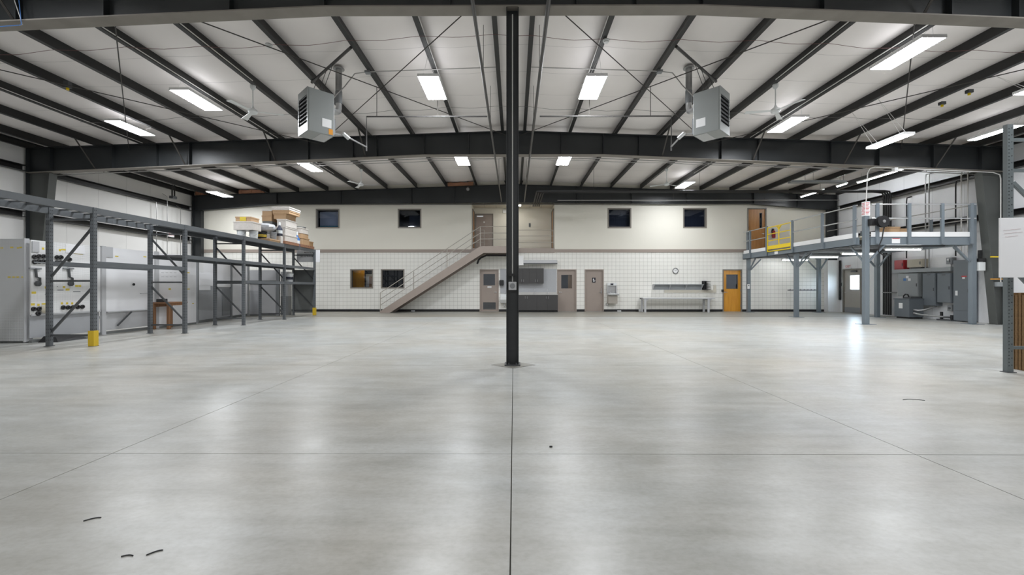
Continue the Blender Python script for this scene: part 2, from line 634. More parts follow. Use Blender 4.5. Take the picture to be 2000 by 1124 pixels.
# ---- floor: concrete slabs with open control joints
fl = MB().box(-XW - .2, XW + .2, YF - .2, YB + .3, -0.30, -0.014).build('floor', M['joint'], kind='structure')
G = 0.0035
xs_n = [-XW, -9.1, -2.99, -0.006, 2.99, 9.1, XW]
xs_f = [-XW, -2.99, 2.99, XW]
for (ya, yb, xs) in ((YF, -0.45, xs_n), (-0.45, 3.2, xs_n), (3.2, 6.86, xs_n), (6.86, 18.0, xs_f)):
    for a, b in zip(xs, xs[1:]):
        MB().box(a + G, b - G, ya + G, yb - G, -0.10, 0.0).build('slab', M['floor'], fl)
MB().box(-XW, XW, 18.0 + 2 * G, YB + .1, -0.10, 0.0).build('walkway_slab', M['walk'], fl)
dm = [(0.0, -0.30), (0.36, 0.0), (0.0, 0.30), (-0.36, 0.0)]
ring = MB().prism([(x, y + 6.88) for x, y in dm], 'z', -0.02, 0.0012).build('joint_filler', M['joint'], fl)
MB().prism([(x * .92, y * .92 + 6.88) for x, y in dm], 'z', -0.02, 0.0024).build('isolation_slab', M['walk'], fl)

# ---- back wall: openings in pixels of the photograph (x0, x1, ytop, ybottom)
WIN_U = [(617, 663, 408, 446), (777, 823, 408, 446), (1187, 1233, 407, 446), (1334, 1380, 407, 446)]
WIN_L = [(684, 729, 526, 564), (744, 790, 526, 564)]
DOORS = [(937, 974), (1088, 1126), (1142, 1179), (1411, 1449)]
ZT0, ZT1 = 3.055, 3.20                 # trim band
ALC = (bx(921), bx(1083), ZT1, 5.58)
MD = (bx(1459.5), bx(1497), 3.0, bz(407))


def opn(o):
    return (bx(o[0]), bx(o[1]), bz(o[3]), bz(o[2]))


DZ = bz(526.5)
up_ops = [opn(o) for o in WIN_U] + [ALC, MD]
lo_ops = [opn(o) for o in WIN_L] + [(bx(a), bx(b), -1, DZ) for a, b in DOORS]
mb = MB()
holes(-XW - .1, XW + .1, ZT0, 7.0, up_ops, lambda a, b, c, d: mb.box(a, b, YB, YB + .15, c, d))
wall_back = mb.build('wall_back', M['cream'], kind='structure')
mb = MB()
holes(-XW - .1, XW + .1, 0, ZT0, lo_ops, lambda a, b, c, d: mb.box(a, b, YB, YB + .15, c, d))
wall_low = mb.build('wall_back_lower', M['grout'], kind='structure')
mb = MB()
T = 0.2032
nr, z0 = 15, 0.115
tops = lo_ops


def tile(a, b, c, d):
    y0, y1, e = YB - .008, YB, .0015
    mb.add([(a, y1, c), (b, y1, c), (b, y1, d), (a, y1, d), (a + e, y0, c + e), (b - e, y0, c + e), (b - e, y0, d - e), (a + e, y0, d - e)],
           [(4, 5, 6, 7), (0, 1, 5, 4), (1, 2, 6, 5), (2, 3, 7, 6), (3, 0, 4, 7)])


rng = random.Random(3)
for r in range(nr):
    za, zb = z0 + r * T, min(z0 + (r + 1) * T, ZT0)
    if zb - za < .03:
        continue
    for k in range(163):
        xa = -XW + k * T
        xb = min(xa + T, XW)
        g = .0055 if k % 2 else .0035
        ops = [o for o in tops if o[0] < xb and o[1] > xa and o[2] < zb and o[3] > za]
        holes(xa + g, xb - g, za + .0065, zb - .0065, ops, tile)
mb.build('block_facing', M['tile'], wall_low, kind='stuff')
mb = MB()
holes(-XW, XW, ZT0 - .01, ZT1, [ALC[:2] + (3.3, 4), (bx(1459), bx(1497), 0, 4)], lambda a, b, c, d: mb.box(a, b, YB - .04, YB - .001, c, d))
mb.build('trim_1', M['taupe'], kind='structure')
mb = MB()
holes(-XW, XW, 0, .115, [(bx(a) - .01, bx(b) + .01, -1, 1) for a, b in DOORS], lambda a, b, c, d: mb.box(a, b, YB - .022, YB - .001, c, d))
mb.build('baseboard_back', M['black'], kind='structure')

# ---- upstairs alcove in the back wall
a0, a1, az0, az1 = ALC
YA = 23.55
al = MB().box(a0 - .15, a1 + .15, YA, YA + .1, az0 - .2, az1 + .2)
al.box(a0 - .15, a0, YB + .15, YA, az0 - .2, az1 + .2).box(a1, a1 + .15, YB + .15, YA, az0 - .2, az1 + .2)
al.build('wall_alcove', M['cream'], kind='structure')
MB().box(a0 - .1, a1 + .1, YB, YA, az0 - .2, az0 + .001).build('floor_alcove', M['walk'], kind='structure')
MB().box(a0, a1, YB - .05, YB - .001, 3.02, az0 + .06).build('trim_2', M['taupe'], kind='structure')
ca = MB().box(a0 - .1, a1 + .1, YB + .1, YA, az1 + .02, az1 + .12).build('ceiling_alcove', M['mgrey'], kind='structure')
nx = 7
for i in range(nx):
    for j in range(2):
        w, d = (a1 - a0) / nx, (YA - YB - .02) / 2
        MB().box(a0 + i * w + .012, a0 + (i + 1) * w - .012, YB + .02 + j * d + .012, YB + .02 + (j + 1) * d - .012, az1, az1 + .02).build('ceiling_tile', M['tilec'], ca)

# ---- side and front walls
mb = MB().box(-XW - .15, -XW, YF - .1, YB + .15, -.05, 6.6)
wl = mb.build('wall_left', M['wallv'], kind='structure')
DR = (20.46, 21.62, -1, 2.15)
mb = MB()
holes(YF - .1, YB + .15, -.05, 6.6, [DR], lambda a, b, c, d: mb.box(XW, XW + .15, a, b, c, d))
wr = mb.build('wall_right', M['wallr'], kind='structure')
MB().box(-XW - .15, XW + .15, YF - .15, YF, -.05, 7.0).build('wall_front', M['wallv'], kind='structure')
for w, s in ((wl, -1), (wr, 1)):
    for z in (5.24, 3.70):
        for ya, yb in ((YF, Y2 - .13), (Y2 + .13, Y3 - .15)):
            prof = [(0, -.1), (-.2, -.1), (-.2, -.085), (-.012, -.085), (-.012, .085), (-.2, .085), (-.2, .1), (0, .1)]
            MB().prism([(s * (XW + x + .0), z + q) for x, q in prof], 'y', ya, yb).build('girt', M['purlin'], w)
for k_, sd in ((3, -1), (4, 1)):
    MB().box(sd * 15.88, sd * (XW - .001), 21.80, YB - .024, 0, 2.62).build('trim_%d' % k_, M['white'], kind='structure')
MB().box(-XW + .001, -XW + .02, YF, YB, 0, .1).build('baseboard_left', M['mgrey'], kind='structure')

# ---- roof: vinyl insulation sagging between the purlins
PX = [0.42 + 1.52 * k for k in range(11)]
PXS = sorted([-x for x in PX] + PX + [-16.6, 16.6])
xs, mid = [], []
for a, b in zip(PXS, PXS[1:]):
    n = 6
    for i in range(n):
        xs.append((a + (b - a) * i / n, math.sin(math.pi * i / n) * min(1, (b - a) / 1.5)))
xs.append((16.75, 0))
xs[0] = (-16.75, 0)
ny = int((YB + .2 - YF + .1) / .2033)
vs, fs = [], []
for j in range(ny + 1):
    y = YF - .1 + (YB + .3 - YF) * j / ny
    ph = (y / 1.22) % 1.0
    rip = 0.022 * abs(math.sin(math.pi * ph))
    for x, s in xs:
        vs.append((x, y, zroof(x) - 0.035 * s - rip * s))
nxs = len(xs)
for j in range(ny):
    for i in range(nxs - 1):
        fs.append((j * nxs + i, j * nxs + i + 1, (j + 1) * nxs + i + 1, (j + 1) * nxs + i))
ceiling = MB().add(vs, fs).build('ceiling', M['ceil'], smooth=True, kind='structure')
for x in [-q for q in PX] + PX:
    s = 1 if x > 0 else -1
    zt = zroof(x) + .01
    zl = ztop(x)
    prof = [(0, zl), (s * -.10, zl), (s * -.10, zl + .026), (s * -.091, zl + .026), (s * -.091, zl + .01), (s * -.01, zl + .01), (s * -.01, zt - .01), (s * .075, zt - .01), (s * .075, zt), (0, zt)]
    MB().prism([(x + q[0], q[1]) for q in prof], 'y', YF + .02, YB - .01).build('purlin', M['purlin'], ceiling)
for s in (-1, 1):
    zl = ztop(16.35)
    MB().prism([(s * (16.49 + q), zl + w) for q, w in ((0, 0), (-.10, 0), (-.10, .012), (-.012, .012), (-.012, .2), (-.1, .2), (-.1, .215), (0, .215))], 'y', YF + .02, YB - .01).build('purlin', M['purlin'], ceiling)


# ---- steel frames
def steel_frame(Y, label, zbot, stiff, braces, colw, ybk=False):
    t = thing('steel_frame', label, 'steel frame', (0, Y, 0))
    xe = 16.38
    X = [-xe] + [-x for x, _ in zbot[::-1] if x < xe and x > 0] + [x for x, _ in zbot if x < xe and x > 0] + [xe]

    def zb(x):
        x = abs(x)
        for (xa, za), (xb, zc) in zip(zbot, zbot[1:]):
            if xa <= x <= xb:
                return za + (zc - za) * (x - xa) / (xb - xa)
        return zbot[-1][1]
    X = sorted(set([round(x, 4) for x in X] + [0.0]))
    poly = [(x, zb(x)) for x in X] + [(x, ztop(x) - .02) for x in reversed(X)]
    MB().prism(poly, 'y', Y - .007, Y + .007).build('rafter_web', M['steel'], t)
    fw = .10 if ybk else .125
    XF = [x for x in X if x != 0.0]
    for a, b in zip(XF, XF[1:]):
        MB().prism([(a, zb(a) - .02), (b, zb(b) - .02), (b, zb(b)), (a, zb(a))], 'y', Y - fw, Y + fw).build('bottom_flange', M['flange'] if not ybk else M['steel'], t)
    for s in (-1, 1):
        MB().prism([(0, ztop(0) - .02), (s * xe, ztop(xe) - .02), (s * xe, ztop(xe)), (0, ztop(0))], 'y', Y - fw, Y + fw).build('top_flange', M['steel'], t)
    for x in stiff:
        MB().box(x - .006, x + .006, Y - fw * .92, Y + fw * .92, zb(x) + .001, ztop(x) - .021).build('stiffener', M['steel'], t)
    for x in braces:
        MB().bar((x, Y - .75, ztop(x) + .03), (x, Y - .05, zb(x) + .01), .045, .012).build('flange_brace', M['rod'], t)
    for s in (-1, 1):
        wt, wb = colw
        zk = zb(xe)
        MB().prism([(s * xe, 0), (s * (xe - wb), 0), (s * (xe - wt), zk), (s * xe, zk)], 'y', Y - .007, Y + .007).build('column_web', M['colsteel'] if not ybk else M['steel'], t)
        MB().prism([(s * (xe - wb), 0.012), (s * (xe - wb - .015), 0.012), (s * (xe - wt - .015), zk - .02), (s * (xe - wt), zk - .02)], 'y', Y - fw, Y + fw).build('column_flange', M['colsteel'] if not ybk else M['steel'], t)
        MB().box(s * xe, s * (xe + .015), Y - fw, Y + fw, 0.012, ztop(xe)).build('column_flange', M['steel'], t)
        MB().box(s * (xe - wb - .04), s * (xe + .04), Y - fw - .03, Y + fw + .03, 0, .012).build('base_plate', M['colsteel'], t)
    return t


ZB = [(0, 5.70), (3.0, 5.70), (16.38, 5.12)]
steel_frame(Y1, 'nearest dark steel roof frame across the top of the picture', ZB, [-9.5, -7.9, -6.5, -4.5, -3.0, -1.0, 1.0, 1.95, 3.0, 4.9, 6.9, 7.95, 9.5], [-7.98, 6.5], (.78, .27))
steel_frame(Y2, 'middle dark steel roof frame behind the two hanging heaters', ZB, [-15.6, -13.5, -12.0, -10.9, -8.2, -6.9, -5.4, -4.6, -3.0, -1.5, 1.6, 3.0, 4.2, 6.95, 8.2, 10.6, 12.2, 14.0, 15.6], [-14.1, -11.06, -8.02, -4.98, 4.98, 8.02, 11.06, 14.1], (.78, .27))
steel_frame(Y3, 'farthest dark steel frame against the cream back wall', [(0, 5.58), (12.0, 5.51), (15.7, 5.22), (16.38, 5.2)], [-12.1, -8.8, -5.2, -3, 3.2, 6.0, 8.8, 12.2, 14.4], [], (.42, .42), True)

cc = thing('steel_column', 'black steel column standing in the middle of the floor', 'column', (-.005, Y1, 0))
cx = -.012
MB().box(cx - .098, cx - .086, Y1 - .1, Y1 + .1, .022, 5.679).build('flange', M['steel'], cc)
MB().box(cx + .086, cx + .098, Y1 - .1, Y1 + .1, .022, 5.679).build('flange', M['steel'], cc)
MB().box(cx - .086, cx + .086, Y1 - .005, Y1 + .005, .022, 5.679).build('web', M['steel'], cc)
MB().box(cx - .125, cx + .125, Y1 - .13, Y1 + .13, .0024, .022).build('base_plate', M['rackd'], cc)
for sx in (-1, 1):
    for sy in (-1, 1):
        MB().cyl((cx + sx * .06, Y1 + sy * .115, .022), (cx + sx * .06, Y1 + sy * .115, .05), .014, 6).build('anchor_bolt', M['rackd'], cc)
MB().tube([(cx, Y1 - .035, 1.33), (cx, Y1 - .035, 5.6)], .011, 8).build('conduit', M['wconduit'], cc, True)
ob = MB().box(cx - .062, cx + .062, Y1 - .13, Y1 - .02, 1.20, 1.33).build('outlet_box', M['lgrey'], cc, bevel=.006)
MB().lathe([(.042, 0), (.042, .008), (.03, .012)], (cx, Y1 - .13, 1.265), 14, 'y').build('outlet_cover', M['mgrey'], ob)
MB().box(cx - .06, cx + .03, Y1 - .11, Y1 - .03, 1.42, 1.46).build('conduit_clamp', M['black'], cc)


# ---- windows
def window(n, o, kind):
    x0, x1, z0, z1 = opn(o)
    t = thing('window_%d' % n, None, None, ((x0 + x1) / 2, YB, z0), kind='structure')
    f = .062
    for a, b, c, d in ((x0, x1, z1 - f, z1), (x0, x1, z0, z0 + f), (x0, x0 + f, z0 + f, z1 - f), (x1 - f, x1, z0 + f, z1 - f)):
        MB().box(a, b, YB - .02, YB + .15, c, d).build('frame', M['taupe_f'], t)
    MB().box(x0 + f, x1 - f, YB + .085, YB + .092, z0 + f, z1 - f).build('pane', M['glass'] if kind != 'dark' else M['dglass'], t)
    i = MB()
    ya, yb = YB + .151, YB + 1.5
    i.add([(x0 - .5, ya, z0 - .5), (x1 + .5, ya, z0 - .5), (x1 + .5, yb, z0 - .5), (x0 - .5, yb, z0 - .5), (x0 - .5, ya, z1 + .15), (x1 + .5, ya, z1 + .15), (x1 + .5, yb, z1 + .15), (x0 - .5, yb, z1 + .15)],
          [(0, 1, 2, 3), (4, 5, 6, 7), (0, 4, 7, 3), (1, 5, 6, 2), (3, 2, 6, 7)])
    i.build('room_shell', M['dark'], t)
    if kind == 'blind':
        ns = 11
        for k in range(ns):
            xa = x0 + f + (x1 - x0 - 2 * f) * (k + .5) / ns
            MB().box(xa - .045, xa + .045, YB + .19 + .008 * (k % 2), YB + .193 + .008 * (k % 2), z0 + .02, z1 - .07).build('blind_slat', M['navy'], t)
    if kind == 'pale':
        MB().box(x0 + .1, x1 - .07, YB + .25, YB + .27, z0 + .16, z1 - .12).build('roller_blind', M['pale'], t)  # reflection in the pane, painted as a pale bluish sheet behind it
        MB().box(x0 + .1, x1 - .07, YB + .24, YB + .28, z0 + .09, z0 + .16).build('blind_band', M['teal'], t)
    if kind == 'office':
        MB().box(x0 - .2, x0 + .42, YB + .9, YB + .95, z0 - .3, z1).build('wood_panel', M['orange'], t)
        MB().box(x0 + .42, x0 + .78, YB + 1.1, YB + 1.15, z0 + .1, z1 - .22).build('lit_doorway', M['cream'], t)
        MB().box(x0 + .62, x0 + .85, YB + 1.05, YB + 1.1, z0 - .3, z1 - .35).build('inner_door', M['oak'], t)
        MB().box(x0 + .2, x0 + .6, YB + .5, YB + .7, z1 + .13, z1 + .145).build('lamp_panel', M['offlamp'], t)  # unseen glowing panel added to brighten the room behind the pane
    if kind == 'screen':
        MB().box(x0 + .45, x1, YB + .6, YB + .62, z0 - .1, z1 - .25).build('roller_blind', M['navy'], t)
    return t


M['taupe_f'] = paint('window_frame_paint', (0.22, 0.20, 0.175), 0.45, var=0.05)
M['pale'] = paint('pale_blind', (0.62, 0.62, 0.74), 0.5, var=0.3, scale=3)  # bluish window reflection put into the colour
M['teal'] = paint('teal_band', (0.05, 0.32, 0.45), 0.5)
for n, (o, k) in enumerate(zip(WIN_U + WIN_L, ('pale', 'screen', 'blind', 'blind', 'office', 'dark')), 1):
    window(n, o, k)


# ---- doors in the back wall
def lever(t, x, z, s, y=YB + .035):
    h = MB().cyl((x, y, z), (x, y - .02, z), .03, 12).build('handle_rose', M['alum'], t, True)
    MB().tube([(x, y - .02, z), (x, y - .06, z), (x + s * .12, y - .065, z)], .011, 8).build('lever', M['alum'], h, True)


def door(n, x0, x1, z0, z1, leaf, fmat, win=None, louver=None, hs=1, hz=1.0, glassm='dglass', fr=.055):
    t = thing('door_%d' % n, None, None, ((x0 + x1) / 2, YB, z0), kind='structure')
    MB().box(x0, x0 + fr, YB - .025, YB + .15, z0, z1).build('jamb', fmat, t)
    MB().box(x1 - fr, x1, YB - .025, YB + .15, z0, z1).build('jamb', fmat, t)
    MB().box(x0 + fr, x1 - fr, YB - .025, YB + .15, z1 - fr, z1).build('head', fmat, t)
    mb = MB()
    ops = [w for w in (win, louver) if w]
    holes(x0 + fr, x1 - fr, z0 + .008, z1 - fr, ops, lambda a, b, c, d: mb.box(a, b, YB + .035, YB + .08, c, d))
    mb.build('leaf', leaf, t)
    if win:
        a, b, c, d = win
        for q in ((a, b, c, c + .02), (a, b, d - .02, d), (a, a + .02, c + .02, d - .02), (b - .02, b, c + .02, d - .02)):
            MB().box(q[0], q[1], YB + .025, YB + .085, q[2], q[3]).build('window_bead', M['rackd'] if leaf in (M['orange'], M['oak']) else M['taupe'], t)
        MB().box(a + .02, b - .02, YB + .055, YB + .06, c + .02, d - .02).build('window_pane', M[glassm], t)
    if louver:
        a, b, c, d = louver
        k = 9
        for i in range(k):
            zc = c + (d - c) * (i + .5) / k
            MB().bar((a, YB + .055, zc), (b, YB + .055, zc), .05, .006, (0, .7, .7)).build('louver_slat', M['mgrey'], t)
    MB().box(x0 - .1, x1 + .1, YB + .151, YB + .18, z0 - .1, z1 + .1).build('backing', M['dark'], t)  # dark sheet added behind the leaf to seal out daylight
    MB().box(x0 + fr, x1 - fr, YB + .0, YB + .15, z0 - .01, z0 + .006).build('threshold', M['alum'], t)  # strip added to stop daylight leaking under the leaf
    lever(t, (x1 - fr - .08) if hs > 0 else (x0 + fr + .08), z0 + hz, -hs)
    for zz in (.25, 1.05, 1.85):
        xh = x0 + fr if hs > 0 else x1 - fr
        MB().cyl((xh, YB + .03, z0 + zz), (xh, YB + .03, z0 + zz + .1), .012, 8).build('hinge', M['mgrey'], t)
    return t


def dpx(o):
    return (bx(o[0]), bx(o[1]), bz(o[3]), bz(o[2]))


d1 = door(1, bx(937), bx(974), 0, DZ, M['taupe'], M['taupe'], dpx((943.5, 967.5, 535, 558.5)), dpx((943.5, 968, 591, 605)), 1)
MB().box(bx(952), bx(960), YB + .028, YB + .034, bz(562.5), bz(559.5)).build('notice', M['white'], d1)
d2 = door(2, bx(1088), bx(1126), 0, DZ, M['taupe'], M['taupe'], dpx((1095.5, 1118, 536.5, 564.5)), None, -1, glassm='glass')
MB().box(bx(1110), bx(1120), YB + .12, YB + .14, bz(564), bz(537)).build('lit_room_beyond', M['oak'], d2)
d3 = door(3, bx(1142), bx(1179), 0, DZ, M['taupe'], M['taupe'], None, None, 1, 1.0)
ps = MB().box(bx(1156.5), bx(1163.5), YB + .026, YB + .034, bz(552.3), bz(542.7)).build('restroom_sign', M['blackt'], d3)
cx3, cz3 = (bx(1156.5) + bx(1163.5)) / 2, (bz(552.3) + bz(542.7)) / 2
ww = MB().lathe([(.012, 0), (.012, .003)], (cx3 - .02, YB + .026, cz3 + .085), 10, 'y')
ww.prism([(cx3 - .04, cz3 + .065), (cx3 - .005, cz3 + .065), (cx3 + .0, cz3 - .01), (cx3 - .045, cz3 - .01)], 'y', YB + .023, YB + .026)
ww.prism([(cx3 - .03, cz3 - .01), (cx3 - .01, cz3 - .01), (cx3 - .01, cz3 - .09), (cx3 - .03, cz3 - .09)], 'y', YB + .023, YB + .026)
ww.build('person_symbol', M['white'], ps)
ww = MB()
for k in range(14):
    a = math.pi * (.75 + 1.5 * k / 13)
    b = math.pi * (.75 + 1.5 * (k + 1) / 13)
    ww.bar((cx3 + .025 + .04 * math.cos(a), YB + .0245, cz3 - .035 + .04 * math.sin(a)), (cx3 + .025 + .04 * math.cos(b), YB + .0245, cz3 - .035 + .04 * math.sin(b)), .003, .012)
ww.bar((cx3 + .015, YB + .0245, cz3 + .06), (cx3 + .022, YB + .0245, cz3 - .02), .003, .016)
ww.bar((cx3 + .022, YB + .0245, cz3 - .02), (cx3 + .06, YB + .0245, cz3 - .025), .003, .014)
ww.build('wheelchair_symbol', M['white'], ps)
xh = bx(1174.5)
MB().tube([(xh, YB + .03, .94), (xh, YB - .03, .94), (xh, YB - .03, 1.2), (xh, YB + .03, 1.2)], .012, 8).build('pull_handle', M['alum'], d3, True)
d4 = door(4, bx(1411), bx(1449), 0, DZ, M['orange'], M['taupe_f'], dpx((1419, 1441.5, 536.5, 564.5)), None, -1)
MB().box(bx(1408.5), bx(1413), YB - .05, YB - .026, bz(570.5), bz(566)).build('card_lock', M['black'], d4)
d6 = door(6, MD[0], MD[1], MD[2], MD[3], M['oak'], M['taupe_f'], (bx(1484), bx(1489), bz(446), bz(416)), None, 1, glassm='glass')
# alcove door, in the alcove's own rear wall
t = thing('door_7', None, None, (-1.55, YA, 3.2), kind='structure')
xa, xb = P(928, 560, Y=YA).x, P(963.5, 560, Y=YA).x
za, zb_ = 3.2, P(1000, 418, Y=YA).z
MB().box(xa, xa + .05, YA - .05, YA, za, zb_).build('jamb', M['taupe_f'], t)
MB().box(xb - .05, xb, YA - .05, YA, za, zb_).build('jamb', M['taupe_f'], t)
MB().box(xa + .05, xb - .05, YA - .05, YA, zb_ - .05, zb_).build('head', M['taupe_f'], t)
MB().box(xa + .05, xb - .05, YA - .03, YA, za, zb_ - .05).build('leaf', M['taupe'], t)
MB().box(xa + .1, xa + .45, YA - .09, YA - .03, zb_ - .17, zb_ - .12).build('door_closer', M['alum'], t)
MB().box(xa + .46, xa + .53, YA - .035, YA - .03, zb_ - .5, zb_ - .42).build('door_sign', M['white'], t)
MB().tube([(xb - .13, YA - .03, 4.2), (xb - .13, YA - .08, 4.2), (xb - .24, YA - .08, 4.2)], .011).build('handle', M['alum'], t, True)
for n, s, X in ((8, 1, a0), (9, -1, a1)):
    t = thing('door_%d' % n, None, None, (X, 22.9, 3.2), kind='structure')
    MB().box(X, X + s * .03, 22.45, 23.35, 3.2, 5.3).build('leaf', M['oak'], t)
    for yy in (22.4, 23.35):
        MB().box(X, X + s * .05, yy, yy + .05, 3.2, 5.35).build('jamb', M['taupe_f'], t)
    MB().box(X, X + s * .05, 22.45, 23.35, 5.3, 5.35).build('head', M['taupe_f'], t)
    MB().tube([(X + s * .03, 22.55, 4.2), (X + s * .08, 22.55, 4.2), (X + s * .08, 22.67, 4.2)], .011).build('handle', M['alum'], t, True)

# exit door in the right-hand wall
t = thing('door_5', None, None, (XW, 21.04, 0), kind='structure')
ya, yb = DR[0], DR[1]
MB().box(XW - .03, XW + .15, ya, ya + .06, 0, 2.15).build('jamb', M['taupe_f'], t)
MB().box(XW - .03, XW + .15, yb - .06, yb, 0, 2.15).build('jamb', M['taupe_f'], t)
MB().box(XW - .03, XW + .15, ya + .06, yb - .06, 2.09, 2.15).build('head', M['taupe_f'], t)
wy0, wy1, wz0, wz1 = 20.60, 21.22, 1.12, 1.86
mb = MB()
holes(ya + .06, yb - .06, .01, 2.09, [(wy0, wy1, wz0, wz1)], lambda a, b, c, d: mb.box(XW + .03, XW + .075, a, b, c, d))
mb.build('leaf', M['lgrey2'] if 'lgrey2' in M else M['taupe_l'], t)
for q in ((wy0, wy1, wz0, wz0 + .03), (wy0, wy1, wz1 - .03, wz1), (wy0, wy0 + .03, wz0 + .03, wz1 - .03), (wy1 - .03, wy1, wz0 + .03, wz1 - .03)):
    MB().box(XW + .02, XW + .085, q[0], q[1], q[2], q[3]).build('window_bead', M['taupe_l'], t)
MB().box(XW + .05, XW + .056, wy0 + .03, wy1 - .03, wz0 + .03, wz1 - .03).build('window_pane', M['clear'], t)
MB().box(XW, XW + .15, ya + .06, yb - .06, -.05, .012).build('threshold', M['alum'], t)  # strip added to close the daylight gap under the exit door
MB().box(XW + .02, XW + .03, ya + .08, yb - .08, .02, .27).build('kick_plate', M['mgrey'], t)
MB().box(XW - .03, XW + .03, 20.75, 21.1, 1.98, 2.06).build('door_closer', M['rackd'], t)
MB().tube([(XW + .03, yb - .15, 1.0), (XW - .04, yb - .15, 1.0), (XW - .04, yb - .27, 1.0)], .012).build('handle', M['alum'], t, True)
MB().box(XW + .15, XW + 25, 8, 34, -.4, -.25).build('ground_outside', M['foliage'], kind='structure')

# ================================================================== ceiling lights
def ceiling_light(x, y, z, label, w=.48, l=1.2, group='LED panels under the roof', mat='lamp', zup=None):
    t = thing('ceiling_light', label, 'ceiling light', (x, y, z), group)
    MB().box(x - w / 2, x + w / 2, y - l / 2, y + l / 2, z + .012, z + .06).build('housing', M['white'], t, bevel=.006)
    a, b, c, d = x - w / 2 + .012, x + w / 2 - .012, y - l / 2 + .012, y + l / 2 - .012
    MB().box(x - w / 2, x + w / 2, y - l / 2, y - l / 2 + .012, z - .004, z + .012).box(x - w / 2, x + w / 2, y + l / 2 - .012, y + l / 2, z - .004, z + .012).box(x - w / 2, a, c, d, z - .004, z + .012).box(b, x + w / 2, c, d, z - .004, z + .012).build('rim', M['white'], t)
    df = MB().add([(a, c, z), (b, c, z), (b, d, z), (a, d, z)], [(3, 2, 1, 0)]).build('diffuser', M[mat], t)
    if df.data.polygons[0].normal.z > 0:
        df.data.flip_normals()
    tl = MB().add([(a + .05, c + .05, z + .061), (b - .05, c + .05, z + .061), (b - .05, d - .05, z + .061), (a + .05, d - .05, z + .061)], [(0, 1, 2, 3)]).build('top_lens', M['uplight'], t)  # glowing top face added to brighten the ceiling
    if tl.data.polygons[0].normal.z < 0:
        tl.data.flip_normals()
    zu = ztop(x) + .012 if zup is None else zup
    for d in (-l * .36, l * .36):
        h = MB()
        px = min(PX, key=lambda q: abs(q - abs(x))) * (1 if x > 0 else -1)
        for s in (-1, 1):
            h.tube([(x + s * w * .3, y + d, z + .06), (px if zup is None else x + s * w * .3, y + d, zu)], .004, 5)
        h.build('hanger_wire', M['wconduit'], t)
    return t


LIGHTS = [
    (-7.95, 4.6, 5.94, 'LED panel overhead at left, just before the nearest frame'),  # this pair is added out of view to brighten whiteboards and floor edges
    (7.90, 4.6, 5.94, 'LED panel overhead at right, just before the nearest frame'),
    (-7.95, 10.78, 5.94, 'LED panel beside the ceiling fan left of the hanging heater'),
    (-11.3, 12.65, 5.94, 'LED panel second from the left in the front bay'),
    (-1.90, 10.14, 5.94, 'LED panel left of the centre column in the front bay'),
    (1.85, 10.14, 5.94, 'LED panel right of the centre column in the front bay'),
    (7.90, 8.70, 5.94, 'largest looking LED panel at upper right of the picture'),
    (7.90, 12.46, 5.94, 'LED panel under the right-hand ceiling fan in the front bay'),
    (-7.95, 16.80, 5.94, 'LED panel behind the middle frame above the left second-floor window'),
    (-1.90, 15.90, 5.94, 'LED panel left of the centre column behind the middle frame'),
    (1.85, 15.90, 5.94, 'LED panel right of the centre column behind the middle frame'),
    (7.85, 19.76, 5.94, 'LED panel farthest back above the right second-floor windows'),
    (-13.6, 19.85, 5.55, 'LED panel in the far left corner above the rack'),
    (-1.90, -4.5, 5.94, 'LED panel behind the camera, left of centre'),  # these four are added out of view to help light the floor
    (1.85, -4.5, 5.94, 'LED panel behind the camera, right of centre'),
    (-7.95, -4.5, 5.94, 'LED panel behind the camera at left'),
    (7.90, -4.5, 5.94, 'LED panel behind the camera at right'),
]
for x, y, z, lb in LIGHTS:
    ceiling_light(x, y, z, lb)
ceiling_light(10.2, 11.72, 5.20, 'narrow LED fixture hanging low before the middle frame at right', .30, 1.2, 'narrow fixtures at right')
ceiling_light(13.82, 12.42, 5.68, 'narrow LED fixture beside the top of the tall rack post at right', .30, 1.24, 'narrow fixtures at right')
ceiling_light(11.8, 9.5, 5.74, 'narrow LED fixture cut off by the right edge of the picture', .30, 1.2, 'narrow fixtures at right')


def strip_light(p, q, label, group, zup):
    p, q = Vector(p), Vector(q)
    c = (p + q) / 2
    t = thing('strip_light', label, 'strip light', c, group)
    u = (q - p).normalized()
    MB().bar(p + Vector((0, 0, .045)), q + Vector((0, 0, .045)), .11, .05).build('housing', M['white'], t)
    MB().cyl(p + u * .03, q - u * .03, .022, 10).build('tube', M['tubel'], t, True)
    for k in (p + u * .015, q - u * .015):
        MB().box(k.x - .02, k.x + .02, k.y - .02, k.y + .02, k.z - .02, k.z + .021).build('lamp_holder', M['white'], t)
    for k in (p + u * .2, q - u * .2):
        MB().tube([k + Vector((0, 0, .07)), Vector((k.x, k.y, zup))], .005, 5).build('hanger', M['rod'], t)
    return t


